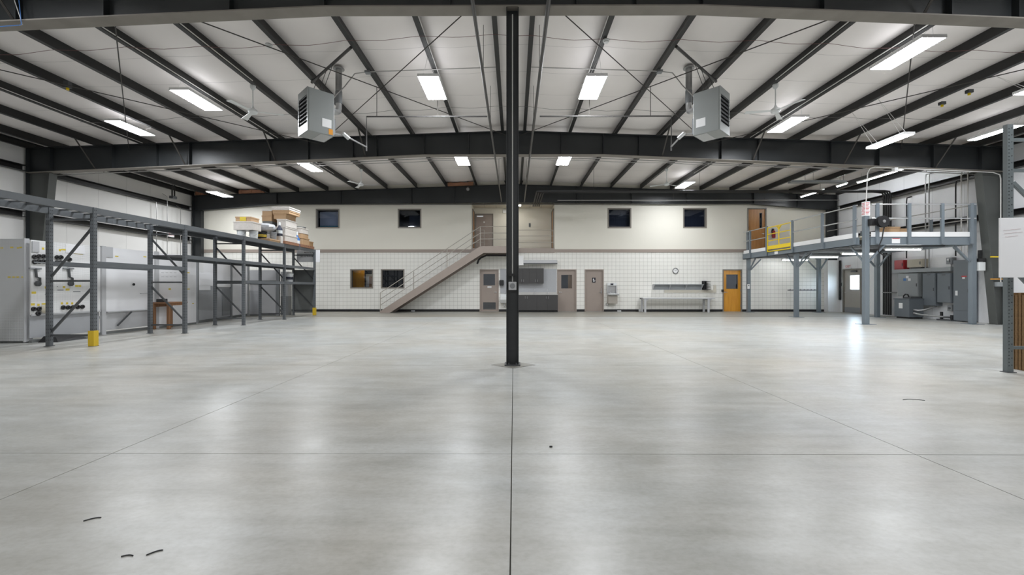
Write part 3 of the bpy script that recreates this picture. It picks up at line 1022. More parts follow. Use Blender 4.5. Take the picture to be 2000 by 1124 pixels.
strip_light((15.1, 16.55, 5.83), (15.1, 18.95, 5.83), 'long fluorescent strip above the mezzanine near the white junction box', 'fluorescent strips above the mezzanine', zroof(15.1))
strip_light((14.25, 19.85, 5.72), (14.25, 21.4, 5.72), 'fluorescent strip above the mezzanine nearest the back wall', 'fluorescent strips above the mezzanine', zroof(14.25))
strip_light((14.75, 19.1, 5.84), (14.75, 19.7, 5.84), 'shortest fluorescent strip above the mezzanine', 'fluorescent strips above the mezzanine', zroof(14.75))
for y, lb in ((15.1, 'frontmost fluorescent strip under the mezzanine'), (17.1, 'second fluorescent strip from the front under the mezzanine'),
              (18.95, 'third fluorescent strip from the front under the mezzanine'), (20.9, 'fluorescent strip under the mezzanine nearest the back wall')):
    strip_light((12.98, y, 2.565), (14.25, y, 2.565), lb, 'fluorescent strips under the mezzanine', 2.665)
t = thing('alcove_light', 'square light in the tiled ceiling of the upstairs alcove', 'ceiling light', (0.0, 22.7, 5.56))
MB().box(-.42, .42, 22.35, 22.85, 5.56, 5.579).build('frame', M['white'], t)
df = MB().add([(-.38, 22.38, 5.558), (.38, 22.38, 5.558), (.38, 22.82, 5.558), (-.38, 22.82, 5.558)], [(3, 2, 1, 0)]).build('diffuser', M['alclamp'], t)
if df.data.polygons[0].normal.z > 0:
    df.data.flip_normals()


# ================================================================== unit heaters
def heater(s, label):
    cxh, cyh = s * 4.36, 9.49
    t = thing('unit_heater', label, 'heater', (0, 0, 0), 'gas unit heaters hung from the roof')
    h = .285
    z0, z1 = 4.58, 5.51
    body = MB().box(-h, h, -h + .02, h, z0, z1).build('casing', M['heat'], t, bevel=.012)
    ga, gb = z0 + .18, z1 - .16
    f = MB()
    holes(-h, h, z0, z1, [(-h + .05, h - .05, ga, gb)], lambda a, b, c, d: f.box(a, b, -h, -h + .02, c, d))
    f.build('front_frame', M['heat'], t)
    MB().box(-h + .05, h - .05, -h + .012, -h + .02, ga, gb).build('grille_backing', M['black'], t)
    for k in range(7):
        zz = ga + (gb - ga) * (k + .5) / 7
        MB().bar((-h + .05, -h + .0, zz), (h - .05, -h + .0, zz), .05, .006, (0, -.6, .8)).build('louver', M['rackd'], t)
    px = -s * (h + .001)
    MB().box(px, px - s * .002, .02, .22, z0 + .16, z0 + .34).build('rating_label', M['white'], t)
    if s < 0:
        MB().box(px, px - s * .002, .16, .25, z0 + .02, z0 + .14).build('orange_label', M['orst'], t)
    MB().box(-h + .03, h - .03, .0, h - .03, z0 - .004, z0).build('bottom_panel', M['alum'], t)
    MB().box(-.12, .12, h, h + .09, z0 + .1, z0 + .45).build('gas_valve_cover', M['mgrey'], t)
    for k in t.children:
        pass
    move(t, (cxh, cyh, 0), s * math.radians(45))
    return t


HL = heater(-1, 'grey unit heater left of the centre column with orange sticker')
HR = heater(1, 'grey unit heater right of the centre column, louvres facing right')
for s, lb in ((-1, 'left'), (1, 'right')):
    t = thing('heater_bracket', 'dark pipe brace across two purlins carrying the %s heater' % lb, 'bracket', (s * 4.2, 9.9, 6.3))
    pa, pb = Vector((s * 3.46, 9.15, ztop(3.46) - .02)), Vector((s * 4.98, 10.6, ztop(4.98) - .02))
    MB().cyl(pa, pb, .032, 10).build('cross_pipe', M['pipe'], t, True)
    for f, (hx, hy) in ((.42, (s * 4.12, 9.30)), (.78, (s * 4.62, 9.72)), (.58, (s * 4.36, 9.53))):
        q = pa.lerp(pb, f)
        MB().tube([q, (hx, hy, 5.51)], .007, 6).build('hanger_rod', M['rod'], t)
    t = thing('flue_pipe', 'galvanised flue pipe rising from the %s heater to the roof' % lb, 'flue pipe', (s * 4.2, 10.1, 5.5))
    zr = zroof(4.2) - .10
    MB().cyl((s * 4.2, 10.32, 5.93), (s * 4.2, 10.32, zr), .074, 14).build('upper_pipe', M['galv'], t, True)
    MB().cyl((s * 4.2, 10.32, 5.66), (s * 4.2, 10.32, 5.95), .080, 14).build('pipe_joint', M['mgrey'], t, True)
    MB().lathe([(.13, 0), (.13, .02), (.075, .05)], (s * 4.2, 10.32, zr - .03), 16).build('roof_collar', M['galv'], t, True)
    MB().tube([(s * 4.2, 10.32, 5.67), (s * 4.2, 10.32, 5.56), (s * 4.19, 10.25, 5.44), (s * 4.19, 10.12, 5.38), (s * 4.2, 9.93, 5.36)], .07, 12).build('elbow', M['alum'], t, True)
    t = thing('gas_pipe', 'thin gas pipe dropping from the ceiling line to the %s heater' % lb, 'pipe', (s * 3.75, 10.8, 4.8))
    pz = 5.62
    xg = P(716, 226, Y=11.0).x if s < 0 else P(1311, 230, Y=11.0).x
    MB().tube([(s * .67, 11.0, pz), (xg, 11.0, pz), (xg, 11.0, 4.74)], .019, 8).build('main_run', M['pipe'], t, True)
    MB().tube([(xg, 11.0, 4.84), (s * 3.98, 10.2, 4.84), (s * 4.36, 9.90, 4.84)], .019, 8).build('branch', M['galv'], t, True)
    MB().cyl((s * 3.93, 10.25, 4.80), (s * 4.02, 10.12, 4.88), .05, 10).build('gas_valve', M['alum'], t, True)
    MB().tube([(s * 3.5, 11.0, pz), (s * 3.5, 11.0, ztop(3.46) + .01)], .008, 6).build('hanger_rod', M['rod'], t)
    MB().tube([(s * 1.94, 11.0, pz), (s * 1.94, 11.0, ztop(1.94) + .01)], .008, 6).build('hanger_rod', M['rod'], t)
    t = thing('heater_conduit', 'thin flexible conduit feeding the %s heater' % lb, 'conduit', (s * 3.5, 10.2, 6))
    xs_ = [s * .42, s * 3.46]
    MB().tube([(xs_[0], 10.2, ztop(.42) - .016), (xs_[1], 10.2, ztop(3.46) - .016)], .012, 6).build('run', M['conduit'], t, True)
    MB().tube([(s * 3.46, 10.2, ztop(3.46) - .016), (s * 3.75, 10.15, 6.3), (s * 3.95, 10.05, 5.95), (s * 4.1, 9.95, 5.72), (s * 4.3, 9.93, 5.45)], .012, 6).build('whip', M['conduit'], t, True)
    MB().box(s * 3.46 - .06, s * 3.46 + .06, 10.14, 10.26, ztop(3.46) - .052, ztop(3.46) - .002).build('junction_box', M['mgrey'], t)


# ================================================================== ceiling fans
def fan(x, y, label, a0):
    t = thing('ceiling_fan', label, 'ceiling fan', (x, y, 5.55), 'white ceiling fans')
    zt = ztop(x) + .012
    MB().lathe([(.03, 0), (.065, .05), (.065, .12)], (x, y, zt - .12), 14).build('canopy', M['bucket'], t, True)
    MB().cyl((x, y, 5.74), (x, y, zt - .1), .014, 8).build('downrod', M['bucket'], t, True)
    MB().lathe([(.02, -.02), (.085, 0), (.11, .04), (.10, .09), (.04, .13), (.015, .2)], (x, y, 5.58), 18).build('motor', M['bucket'], t, True)
    for k in range(3):
        a = a0 + k * 2 * math.pi / 3
        b = MB().hexa([(.08, -.035, 5.625), (.70, -.075, 5.61), (.70, .065, 5.63), (.08, .035, 5.635), (.08, -.035, 5.630), (.70, -.075, 5.615), (.70, .065, 5.635), (.08, .035, 5.640)])
        b.xf(Matrix.Translation((x, y, 0)) @ Matrix.Rotation(a, 4, 'Z')).build('blade', M['bucket'], t)
    return t


fan(-6.5, 10.7, 'white ceiling fan left of the left heater', .3)
fan(6.5, 10.7, 'white ceiling fan right of the right heater', .9)
fan(-6.5, 18.3, 'white ceiling fan behind the middle frame on the left', .1)
fan(6.5, 18.3, 'white ceiling fan behind the middle frame on the right', .5)

# ================================================================== rods, pipes, conduits and cables under the roof
def rod(p, q, label):
    a, b = Vector(p), Vector(q)
    MB().cyl(a, b, .011, 6).build('brace_rod', M['rod'], label=label, cat='brace rod', group='roof cross bracing rods')


for s, nm in ((-1, 'left'), (1, 'right')):
    for xa, xb, w in ((0.05, 6.5, 'inner'), (6.5, 13.0, 'outer')):
        rod((s * xa, Y1 + .02, ztop(xa) - .17), (s * xb, Y2 - .02, ztop(xb) - .17), '%s %s roof brace rod running away from the centre line' % (w, nm))
        rod((s * xb, Y1 + .02, ztop(xb) - .20), (s * xa, Y2 - .02, ztop(xa) - .20), '%s %s roof brace rod running towards the centre line' % (w, nm))


def run(name, pts, r, mat, label, cat, clips=(), n=8):
    t = thing(name, label, cat, pts[0])
    MB().tube(pts, r, n).build('run', M[mat], t, True)
    for (x, y, z, zt) in clips:
        MB().tube([(x, y, z), (x, y, zt)], .006, 5).build('hanger_rod', M['rod'], t)
    return t


run('ridge_pipe', [(-.62, YF + .1, 5.6), (-.62, 21.8, 5.6)], .030, 'pipe', 'long dark pipe along the ridge, left of the centre column', 'pipe',
    [(-.60, y, 5.62, ztop(.42) + .01) for y in (8.6, 11.2, 17.5)])
run('ridge_pipe', [(.54, YF + .1, 5.6), (.54, 21.8, 5.6)], .034, 'pipe', 'long dark pipe along the ridge, right of the centre column', 'pipe',
    [(.52, y, 5.62, ztop(.42) + .01) for y in (8.6, 11.2, 17.5)])
for s, nm in ((-1, 'left'), (1, 'right')):
    pts = [(s * x, Y2 + .24, (5.66 if x <= 3 else 5.66 - (x - 3) * .0433)) for x in (.6, 3, 9, 16.2)]
    run('conduit', pts, .016, 'conduit', 'steel conduit along the underside of the middle frame, %s half' % nm, 'conduit', [(p[0], p[1], p[2], ztop(p[0]) + .01) for p in [(s * q, Y2 + .24, 5.66 if q <= 3 else 5.66 - (q - 3) * .0433) for q in (1.94, 8.02, 14.1)]])
    for k, (yy, nm2) in enumerate(((16.75, 'front'), (17.35, 'rear'))):
        xe = 15.2 if s < 0 else 14.2
        pts = [(s * x, yy, ztop(x) - .016) for x in [.5 + i * (xe - .5) / 12 for i in range(13)]]
        if k:
            pts = [(x, y, z - .05 * abs(math.sin(x * 1.03))) for x, y, z in pts]
        run('conduit', pts, .013, 'conduit', '%s conduit of two crossing the back bay under the purlins, %s half' % (nm2, nm), 'conduit', n=6)
for yy, mt, lb in ((8.9, 'redcable', 'red alarm cable slung across the purlins in the front bay'), (12.4, 'cable', 'grey cable slung across the purlins before the middle frame')):
    pts = []
    for i in range(-80, 81):
        x = i * 12.6 / 80
        d = min(abs(abs(x) - q) for q in PX)
        pts.append((x, yy + .06 * math.sin(x * .9), ztop(x) - .01 - .06 * min(1, d / .76) ** .8))
    MB().tube(pts, .0045, 5).build('ceiling_cable', M[mt], label=lb, cat='cable')
for x, y0_, y1_, lb in (
        (-8.02, Y1, Y2, 'white conduit on the purlin above the leftmost large LED panel'), (-6.5, Y1, 10.6, 'white conduit on the purlin leading to the left fan'),
        (8.02, Y1, Y2, 'white conduit on the purlin above the two right LED panels'), (6.5, Y1, 10.6, 'white conduit on the purlin leading to the right fan'),
        (-1.94, Y1, Y2, 'white conduit on the purlin over the LED panel left of the column'), (1.94, Y1, Y2, 'white conduit on the purlin over the LED panel right of the column'),
        (-12.58, Y1, Y2, 'white conduit on the purlin carrying the yellow-capped sensor at left'), (-8.02, Y2, 19, 'white conduit on a back bay purlin, left side'),
        (8.02, Y2, 19, 'white conduit on a back bay purlin, right side')):
    s = 1 if x > 0 else -1
    MB().tube([(x - s * .112, y0_ + .1, ztop(x) + .03), (x - s * .112, y1_ - .1, ztop(x) + .03)], .011, 6).build('purlin_conduit', M['wconduit'], label=lb, cat='conduit', group='white conduits on the purlins')
for x, y, lb in ((-5.1, 8.95, 'round white smoke detector on a purlin left of the left heater'), (1.94, 9.0, 'round white smoke detector on a purlin before the right LED panel')):
    t = thing('smoke_detector', lb, 'smoke detector', (x, y, 6.2), 'smoke detectors')
    zt = ztop(x)
    MB().lathe([(.07, 0), (.07, .03), (.05, .04)], (x, y, zt - .04), 16).build('base', M['bucket'], t, True)
    MB().lathe([(.02, -.035), (.05, -.03), (.055, 0)], (x, y, zt - .04), 16).build('sensor', M['bucket'], t, True)
for pa, lb in (((132, 172), 'yellow-capped sensor on a purlin at upper left'), ((1893, 182), 'yellow-capped sensor on a purlin at upper right'), ((1840, 205), 'lower yellow-capped sensor at upper right')):
    X_ = (-12.58 if pa[0] < 1000 else (11.06 if pa[0] > 1850 else 10.9))
    p = P(pa[0], pa[1], Z=ztop(X_) - .06)
    t = thing('gas_sensor', lb, 'sensor', p, 'yellow sensors')
    MB().box(p.x - .06, p.x + .06, p.y - .05, p.y + .05, p.z, ztop(p.x) + .03).build('body', M['rackd'], t)
    MB().cyl((p.x, p.y, p.z - .05), (p.x, p.y, p.z), .03, 10).build('cap', M['yellow'], t)

# refrigerant lines: black insulated bundle across the back bay, then down the right wall
YL = 18.62
lines = []
for k in range(4):
    z = 5.42
    xw = 16.20
    yy = YL + .085 * k
    yd = 18.62 + .115 * k
    t = thing('refrigerant_line', ('%s black insulated pipe of the bundle running down the right-hand wall' % ('frontmost', 'second', 'third', 'rearmost')[k]), 'pipe', (xw, yd, 0.05), 'black insulated pipes')
    pts = [(1.0 + .1 * k, YB - .01, z), (1.0 + .1 * k, yy + .15, z), (1.04 + .1 * k, yy + .03, z), (1.16 + .1 * k, yy, z), (15.7, yy, z), (16.0, yd, z), (xw, yd, z - .03), (xw + .06, yd, z - .18), (xw + .06, yd, .05)]
    MB().tube(pts, .036, 8).build('insulated_pipe', M['black'], t, True)
    MB().box(xw + .02, XW - .001, yd - .045, yd + .045, 2.9, 2.94).build('pipe_clamp', M['galv'], t)
    MB().box(xw + .02, XW - .001, yd - .045, yd + .045, 1.0, 1.04).build('pipe_clamp', M['galv'], t)
    if k == 0:
        for q in (3.46, 8.02, 12.58):
            MB().tube([(q, yy, z), (q, yy, ztop(q) + .01)], .006, 5).build('hanger_rod', M['rod'], t)
run('sprinkler_pipe', [(2.2, 21.6, 5.62), (16.3, 21.6, 5.62)], .018, 'conduit', 'slim pale pipe running in front of the far frame on the right', 'pipe', [(x, 21.6, 5.62, ztop(x) + .01) for x in (3.46, 8.02, 12.58)])
t = thing('cable_tray', 'pale sheet-metal tray hung beneath the purlins above the mezzanine', 'cable tray', (13.0, 18.2, 5.62))
MB().box(11.6, 13.9, 18.0, 18.25, 5.64, 5.65).build('tray', M['elec_l'], t)
MB().box(11.6, 13.9, 18.0, 18.01, 5.65, 5.72).build('side', M['elec_l'], t)
MB().box(11.6, 13.9, 18.24, 18.25, 5.65, 5.72).build('side', M['elec_l'], t)
for x in (12.58, 13.85):
    MB().tube([(x, 18.12, 5.65), (x, 18.12, zroof(x))], .006, 5).build('hanger_rod', M['rod'], t)

# kraft-faced insulation showing above the far frame
for x0_, x1_, lb in ((-16.2, -15.68, 'brown kraft paper strip in the far left corner under the roof'), (-13.98, -12.68, 'brown kraft paper strip above the far frame, left of the pallet load'), (-3.35, -2.05, 'brown kraft paper strip above the far frame near the ridge')):
    mb = MB()
    n = 8
    for i in range(n):
        xa, xb = x0_ + (x1_ - x0_) * i / n, x0_ + (x1_ - x0_) * (i + 1) / n
        d0, d1 = .02 * math.sin(i * 1.9), .02 * math.sin((i + 1) * 1.9)
        mb.prism([(xa, ztop(xa) + .002), (xb, ztop(xb) + .002), (xb, zroof(xb) - .09 + d1), (xa, zroof(xa) - .09 + d0)], 'y', 21.80 + d0, 21.9 + d0)
    mb.build('kraft_insulation', M['kraft'], label=lb, cat='insulation')

p = P(914, 370, Y=21.7)
t = thing('flood_lamp', 'small round lamp hung before the far frame near the ridge', 'lamp', p)
MB().lathe([(.03, -.02), (.07, 0), (.09, .05), (.05, .10)], (p.x, 21.7, p.z), 16, 'y').build('shade', M['galv'], t, True)
MB().box(p.x - .03, p.x + .03, 21.64, 21.74, p.z + .07, p.z + .14).build('body', M['rackd'], t)
MB().tube([(p.x, 21.7, p.z + .13), (p.x, 21.7, zroof(p.x) - .05)], .01, 6).build('stem', M['rackd'], t)

# ================================================================== pallet racking along the left
RX0, RX1 = -9.81, -8.87                # rear and front post lines
RY = [6.53, 9.05, 11.57, 14.09, 16.60, 19.12]
RT = 2.93
rack = thing('pallet_rack', 'long dark grey steel pallet rack along the left side', 'rack', (-9.3, 12.0, 0))


def post_mesh(h):
    a = .04
    return MB().prism([(-a, -a), (a, -a), (a, a), (-a, a)], 'z', 0.008, h)


def hole_mesh(h):
    m = MB()
    k = 0
    z = .12
    while z < h - .05:
        for sx in (-.018, .018):
            m.box(.0395, .041, sx - .006, sx + .006, z, z + .022)
            m.box(sx - .005, sx + .005, -.041, -.0395, z, z + .022)
        z += .0762
    return m


pm = hm = fm = None
for i, y in enumerate(RY):
    for x in (RX0, RX1):
        if pm is None:
            pm = post_mesh(RT).xf(Matrix.Translation((x, y, 0))).build('post', M['rack'], rack)
            hm = hole_mesh(RT).xf(Matrix.Translation((x, y, 0))).build('punched_holes', M['black'], pm, kind='stuff')
            ho = Vector(hm.location)
            fm = MB().box(x - .06, x + .06, y - .06, y + .06, 0, .008).build('foot_plate', M['rackd'], pm)
            fo = Vector(fm.location)
        else:
            p = inst(pm, (x, y, .008), rack)
            h = hm.copy(); COL.objects.link(h); h.parent = p; h.location = ho
            h = fm.copy(); COL.objects.link(h); h.parent = p; h.location = fo
    for z in (.23, 1.38, 2.68):
        MB().bar((RX0 + .04, y, z), (RX1 - .04, y, z), .03, .04).build('strut', M['rackd'], rack)
    if i < 2:
        dd = ((.30, 1.25), (1.47, 2.52))
        for za, zb in dd:
            MB().bar((RX0 + .03, y + .012, za), (RX1 - .03, y + .012, zb), .03, .042).build('diagonal_brace', M['rackd'], rack)
    else:
        for za, zb in ((2.55, 1.58), (1.26, .36)):
            MB().bar((RX0 + .03, y + .012, za), (RX1 - .03, y + .012, zb), .03, .042).build('diagonal_brace', M['rackd'], rack)
# beams: level z centre, per bay
BEAMS = {0: [2.865], 1: [2.865, 1.745], 2: [2.865, 2.07], 3: [2.865, 2.07, 1.42], 4: [2.865, 2.07, 1.42]}
for b, zs in BEAMS.items():
    for z in zs:
        for x in (RX0, RX1):
            hh = .065 if z > 2.5 else .05
            xo = x + (.0 if x == RX1 else 0)
            mb = MB().box(xo - .026, xo + .026, RY[b] + .042, RY[b + 1] - .042, z - hh, z + hh)
            mb.build('beam', M['rack'], rack)
    y0_, y1_ = RY[b] + .06, RY[b + 1] - .06
    n = 9 if b < 2 else 22
    w = .045 if b < 2 else (y1_ - y0_) / n - .012
    first = None
    for k in range(n):
        yc = y0_ + (y1_ - y0_) * (k + .5) / n
        if first is None:
            first = MB().box(RX0 + .027, RX1 - .027, yc - w / 2, yc + w / 2, 2.905, 2.929).build('deck_bar', M['rackd'], rack)
        else:
            inst(first, ((RX0 + RX1) / 2, yc, 2.905), rack)
for b, z in ((2, 2.07), (3, 2.07), (4, 2.07), (3, 1.42), (4, 1.42)):
    MB().box(RX0 + .03, RX1 - .03, RY[b] + .05, RY[b + 1] - .05, z + .03, z + .045).build('shelf_panel', M['rackd'], rack)
MB().box(RX0 + .045, RX1 - .045, RY[5] + .02, RY[5] + .028, .12, 2.02).build('back_sheet', M['dgrey'], rack)
for y, h, lb in ((RY[1], .33, 'yellow guard on the foot of the front left rack post'), (RY[5], .34, 'yellow guard on the foot of the farthest left rack post')):
    x = RX1
    MB().prism([(x - .062, y - .062), (x + .062, y - .062), (x + .062, y + .045), (x + .05, y + .045), (x + .05, y - .05), (x - .062, y - .05)], 'z', .0085, h).build('post_guard', M['ochre'], label=lb, cat='post guard')
# sign sheet on the last frame
sg = MB().box(RX0 + .12, RX1 + .22, RY[5] + .05, RY[5] + .06, 2.38, 2.925).build('rack_sign', M['board'], label='white sign sheet with faded black lettering on the far rack frame', cat='sign')
ys = RY[5] + .048
MB().box(RX0 + .14, RX1 + .02, ys - .004, ys + .002, 2.70, 2.715).build('rule', M['blackt'], sg)
MB().box(-9.34, -9.30, ys - .004, ys + .002, 2.79, 2.83).build('mark', M['blackt'], sg)
rg = random.Random(5)
for xa, xb, z, h in ((-9.26, -8.97, 2.80, .045), (-9.53, -8.86, 2.625, .06)):      # lettering too blurred to read: dark strokes of its size
    lt = MB()
    x = xa
    while x < xb:
        w = .018 + .02 * rg.random()
        hh = h * (.55 + .45 * rg.random())
        lt.box(x, x + .009, ys - .004, ys + .002, z - h / 2, z - h / 2 + hh)
        lt.box(x + .009, x + w, ys - .004, ys + .002, z - h / 2 + hh * (.35 if rg.random() < .5 else .8), z - h / 2 + hh * (.5 if rg.random() < .5 else 1.0) + .006)
        x += w + .014
    lt.build('lettering', M['blackt'], sg)

# ---- what lies on the rack
DZK = 2.932


def carton(name, px0, px1, py0, py1, Y, dep, mat, label, cat='box', group=None, flaps=True, z0=None):
    """a box whose front shows between the given pixels at depth Y"""
    a, b = P(px0, py1, Y=Y), P(px1, py0, Y=Y)
    zlo = a.z if z0 is None else z0
    t = thing(name, label, cat, ((a.x + b.x) / 2, Y + dep / 2, zlo), group)
    MB().box(a.x, b.x, Y, Y + dep, zlo, b.z).build('body', mat, t, bevel=.008)
    if flaps:
        MB().box((a.x + b.x) / 2 - .025, (a.x + b.x) / 2 + .025, Y - .002, Y + dep + .002, b.z - .03, b.z + .0015).build('tape', M['beige'], t)
    return t, a, b


def pallet(y0, y1, label):
    t = thing('wooden_pallet', label, 'pallet', (-9.32, (y0 + y1) / 2, DZK), 'pallets on the rack')
    x0_, x1_ = -9.82, -8.80
    for x in (x0_ + .05, -9.31, x1_ - .05):
        MB().box(x - .045, x + .045, y0, y1, DZK, DZK + .09).build('stringer', M['pallet'], t)
    n = 7
    for k in range(n):
        yc = y0 + .05 + (y1 - y0 - .1) * k / (n - 1)
        MB().box(x0_, x1_, yc - .045, yc + .045, DZK + .09, DZK + .11).build('deck_board', M['pallet'], t)
    return t


pallet(16.55, 17.65, 'red-brown wooden pallet under the tall wrapped boxes on the rack')
pallet(17.85, 18.95, 'red-brown wooden pallet under the short stack at the rack end')
PZ = DZK + .111


def bx3(name, x0, x1, y0, y1, z0, z1, mat, label, cat='box', group='cartons on the rack', extra=None):
    t = thing(name, label, cat, ((x0 + x1) / 2, (y0 + y1) / 2, z0), group)
    MB().box(x0, x1, y0, y1, z0, z1).build('body', mat, t, bevel=.01)
    MB().box(x0 - .012, x1 + .012, y0 - .012, y1 + .012, z1 - .045, z1 + .003).build('lid', mat if extra is None else extra, t, bevel=.006)
    return t


# boxes piled on the first pallet
bx3('carton', -9.78, -9.28, 16.62, 17.55, PZ, PZ + .26, M['wrap'], 'plastic-wrapped flat carton lowest on the first pallet')
bx3('carton', -9.24, -8.84, 16.62, 17.55, PZ, PZ + .26, M['wrap'], 'plastic-wrapped carton on the aisle side of the first pallet')
bx3('carton', -9.22, -8.86, 16.66, 17.5, PZ + .265, PZ + .56, M['wrap'], 'second plastic-wrapped carton up on the aisle side of the first pallet')
bx3('carton', -9.20, -8.84, 16.68, 17.5, PZ + .565, PZ + .86, M['wrap'], 'third plastic-wrapped carton up on the aisle side of the first pallet')
bx3('carton', -9.34, -8.86, 16.70, 17.45, PZ + .865, PZ + 1.06, M['card'], 'brown carton near the top of the tall stack on the rack')
bx3('carton', -9.36, -8.72, 16.66, 17.5, PZ + 1.065, PZ + 1.20, M['card'], 'brown carton under the topmost white wrapped one on the rack')
bx3('carton', -9.38, -8.70, 16.64, 17.52, PZ + 1.205, PZ + 1.33, M['wrap'], 'white wrapped carton topmost on the rack')
bx3('carton', -9.80, -9.42, 16.70, 17.4, PZ + .78, PZ + 1.0, M['card'], 'lower brown carton of the left pair atop the first pallet')
bx3('carton', -9.79, -9.41, 16.70, 17.4, PZ + 1.005, PZ + 1.22, M['card'], 'upper brown carton of the left pair atop the first pallet', extra=M['wrap'])
t = bx3('storage_bin', -9.77, -9.40, 16.7, 17.4, PZ + .265, PZ + .77, M['dgrey'], 'dark plastic bin between the wrapped cartons on the first pallet', 'bin')
# left of the pallet, straight on the deck
bx3('carton', -9.60, -8.90, 15.65, 16.34, DZK, DZK + .10, M['card'], 'flat tan carton lying at the front of the pallet load')


def bucket(x, y, z, r, h, mat, label, band=None, group='buckets on the rack'):
    t = thing('bucket', label, 'bucket', (x, y, z), group)
    MB().lathe([(r * .86, 0), (r, h), (r * .93, h), (r * .93, h - .01)], (x, y, z), 20).build('pail', mat, t, True)
    MB().lathe([(r * 1.05, 0), (r * 1.05, .022), (r * .9, .03)], (x, y, z + h - .01), 20).build('lid', mat, t, True)
    MB().tube([(x - r * 1.02, y, z + h * .82), (x - r * .8, y - r * .75, z + h * .5), (x, y - r * 1.12, z + h * .38), (x + r * .8, y - r * .75, z + h * .5), (x + r * 1.02, y, z + h * .82)], .005, 5).build('bail_handle', M['galv'], t)
    if band:
        MB().lathe([(r * .955, 0), (r * .965, h * .35)], (x, y, z + h * .3), 20).build('label_band', band, t, True)
    return t


bucket(-9.63, 15.18, DZK, .14, .30, M['bucket'], 'leftmost white bucket on top of the rack')
bucket(-9.27, 15.30, DZK, .14, .30, M['bucket'], 'white bucket beside the flat tan carton on the rack')
bucket(-9.36, 15.95, DZK + .104, .17, .26, M['black'], 'black tub with yellow label on the flat tan carton', M['sticky'])
bucket(-9.02, 16.1, DZK + .104, .12, .26, M['mgrey'], 'grey tub right of the black tub on the rack')
bx3('carton', -9.80, -9.12, 15.0, 15.5, DZK + .325, DZK + .62, M['wrap'], 'plastic-wrapped tan bundle standing on the two white buckets')
t = bx3('carton', -9.74, -9.20, 15.02, 15.5, DZK + .625, DZK + .79, M['card'], 'flat tan carton with yellow label on the wrapped bundle')
MB().box(-9.58, -9.36, 15.005, 15.008, DZK + .64, DZK + .78).build('yellow_label', M['sticky'], t)


def bag(x, y, z, rx, ry, rz, mat, label):
    m = MB()
    n, k = 16, 8
    rg = random.Random(int(x * 1000))
    vs, fs = [], []
    for j in range(k + 1):
        ph = math.pi * j / k
        for i in range(n):
            th = 2 * math.pi * i / n
            q = 1 + .22 * (rg.random() - .5)
            vs.append((x + rx * math.sin(ph) ** .7 * math.cos(th) * q, y + ry * math.sin(ph) ** .7 * math.sin(th) * q, z + rz * (1 - math.cos(ph)) * (.5 if 0 < j < k else .48)))
    for j in range(k):
        for i in range(n):
            fs.append((j * n + i, j * n + (i + 1) % n, (j + 1) * n + (i + 1) % n, (j + 1) * n + i))
    m.add(vs, fs).build('plastic_bag', mat, smooth=True, label=label, cat='bag')


bag(-9.27, 15.98, DZK + .395, .40, .33, .30, M['wrapg'], 'crumpled clear plastic bag lying over the black tub')


def bottle(x, y, z, h, mat, cap, label):
    t = thing('spray_bottle', label, 'bottle', (x, y, z), 'bottles on the rack')
    r = h * .19
    MB().lathe([(r * .9, 0), (r, .02), (r, h * .5), (r * .45, h * .68), (r * .35, h * .76)], (x, y, z), 16).build('bottle', mat, t, True)
    MB().lathe([(r * .4, 0), (r * .4, h * .12), (r * .3, h * .24)], (x, y, z + h * .76), 12).build('cap', cap, t, True)
    MB().lathe([(r * 1.01, 0), (r * 1.01, h * .22)], (x, y, z + h * .18), 16).build('label_band', M['bucket'], t, True)
    return t


bottle(-8.98, 16.46, DZK + .28, .54, M['navy'], M['bucket'], 'tall white-capped spray bottle standing before the wrapped cartons')
MB().box(-9.08, -8.88, 16.37, 16.53, DZK, DZK + .279).build('carton', M['wrap'], bevel=.008, label='small wrapped carton under the tall spray bottle', cat='box')
bottle(-8.97, 17.76, DZK, .62, M['blue'], M['bucket'], 'blue and white bottle between the two pallets')
bx3('carton', -9.35, -8.86, 18.0, 18.6, PZ, PZ + .30, M['card'], 'tan carton lowest in the short stack at the rack end')
bx3('carton', -9.35, -8.88, 18.02, 18.58, PZ + .305, PZ + .52, M['card'], 'second tan carton of the short stack at the rack end', extra=M['wrap'])
bx3('carton', -9.36, -8.90, 18.02, 18.58, PZ + .525, PZ + .72, M['wrap'], 'white wrapped carton of the short stack under the dark lid')
MB().lathe([(.22, 0), (.25, .02), (.25, .05), (.1, .06)], (-9.12, 18.3, PZ + .725), 18).build('dark_lid', M['dgrey'], smooth=True, label='dark round lid on top of the short stack', cat='lid')
bx3('carton', -9.30, -8.84, 18.62, 18.93, PZ, PZ + .20, M['cardd'], 'crushed brown carton at the very end of the rack')
bucket(-9.25, 17.7, 1.4655, .15, .33, M['bucket'], 'white bucket with dark label on the lower rack shelf', M['navy'])

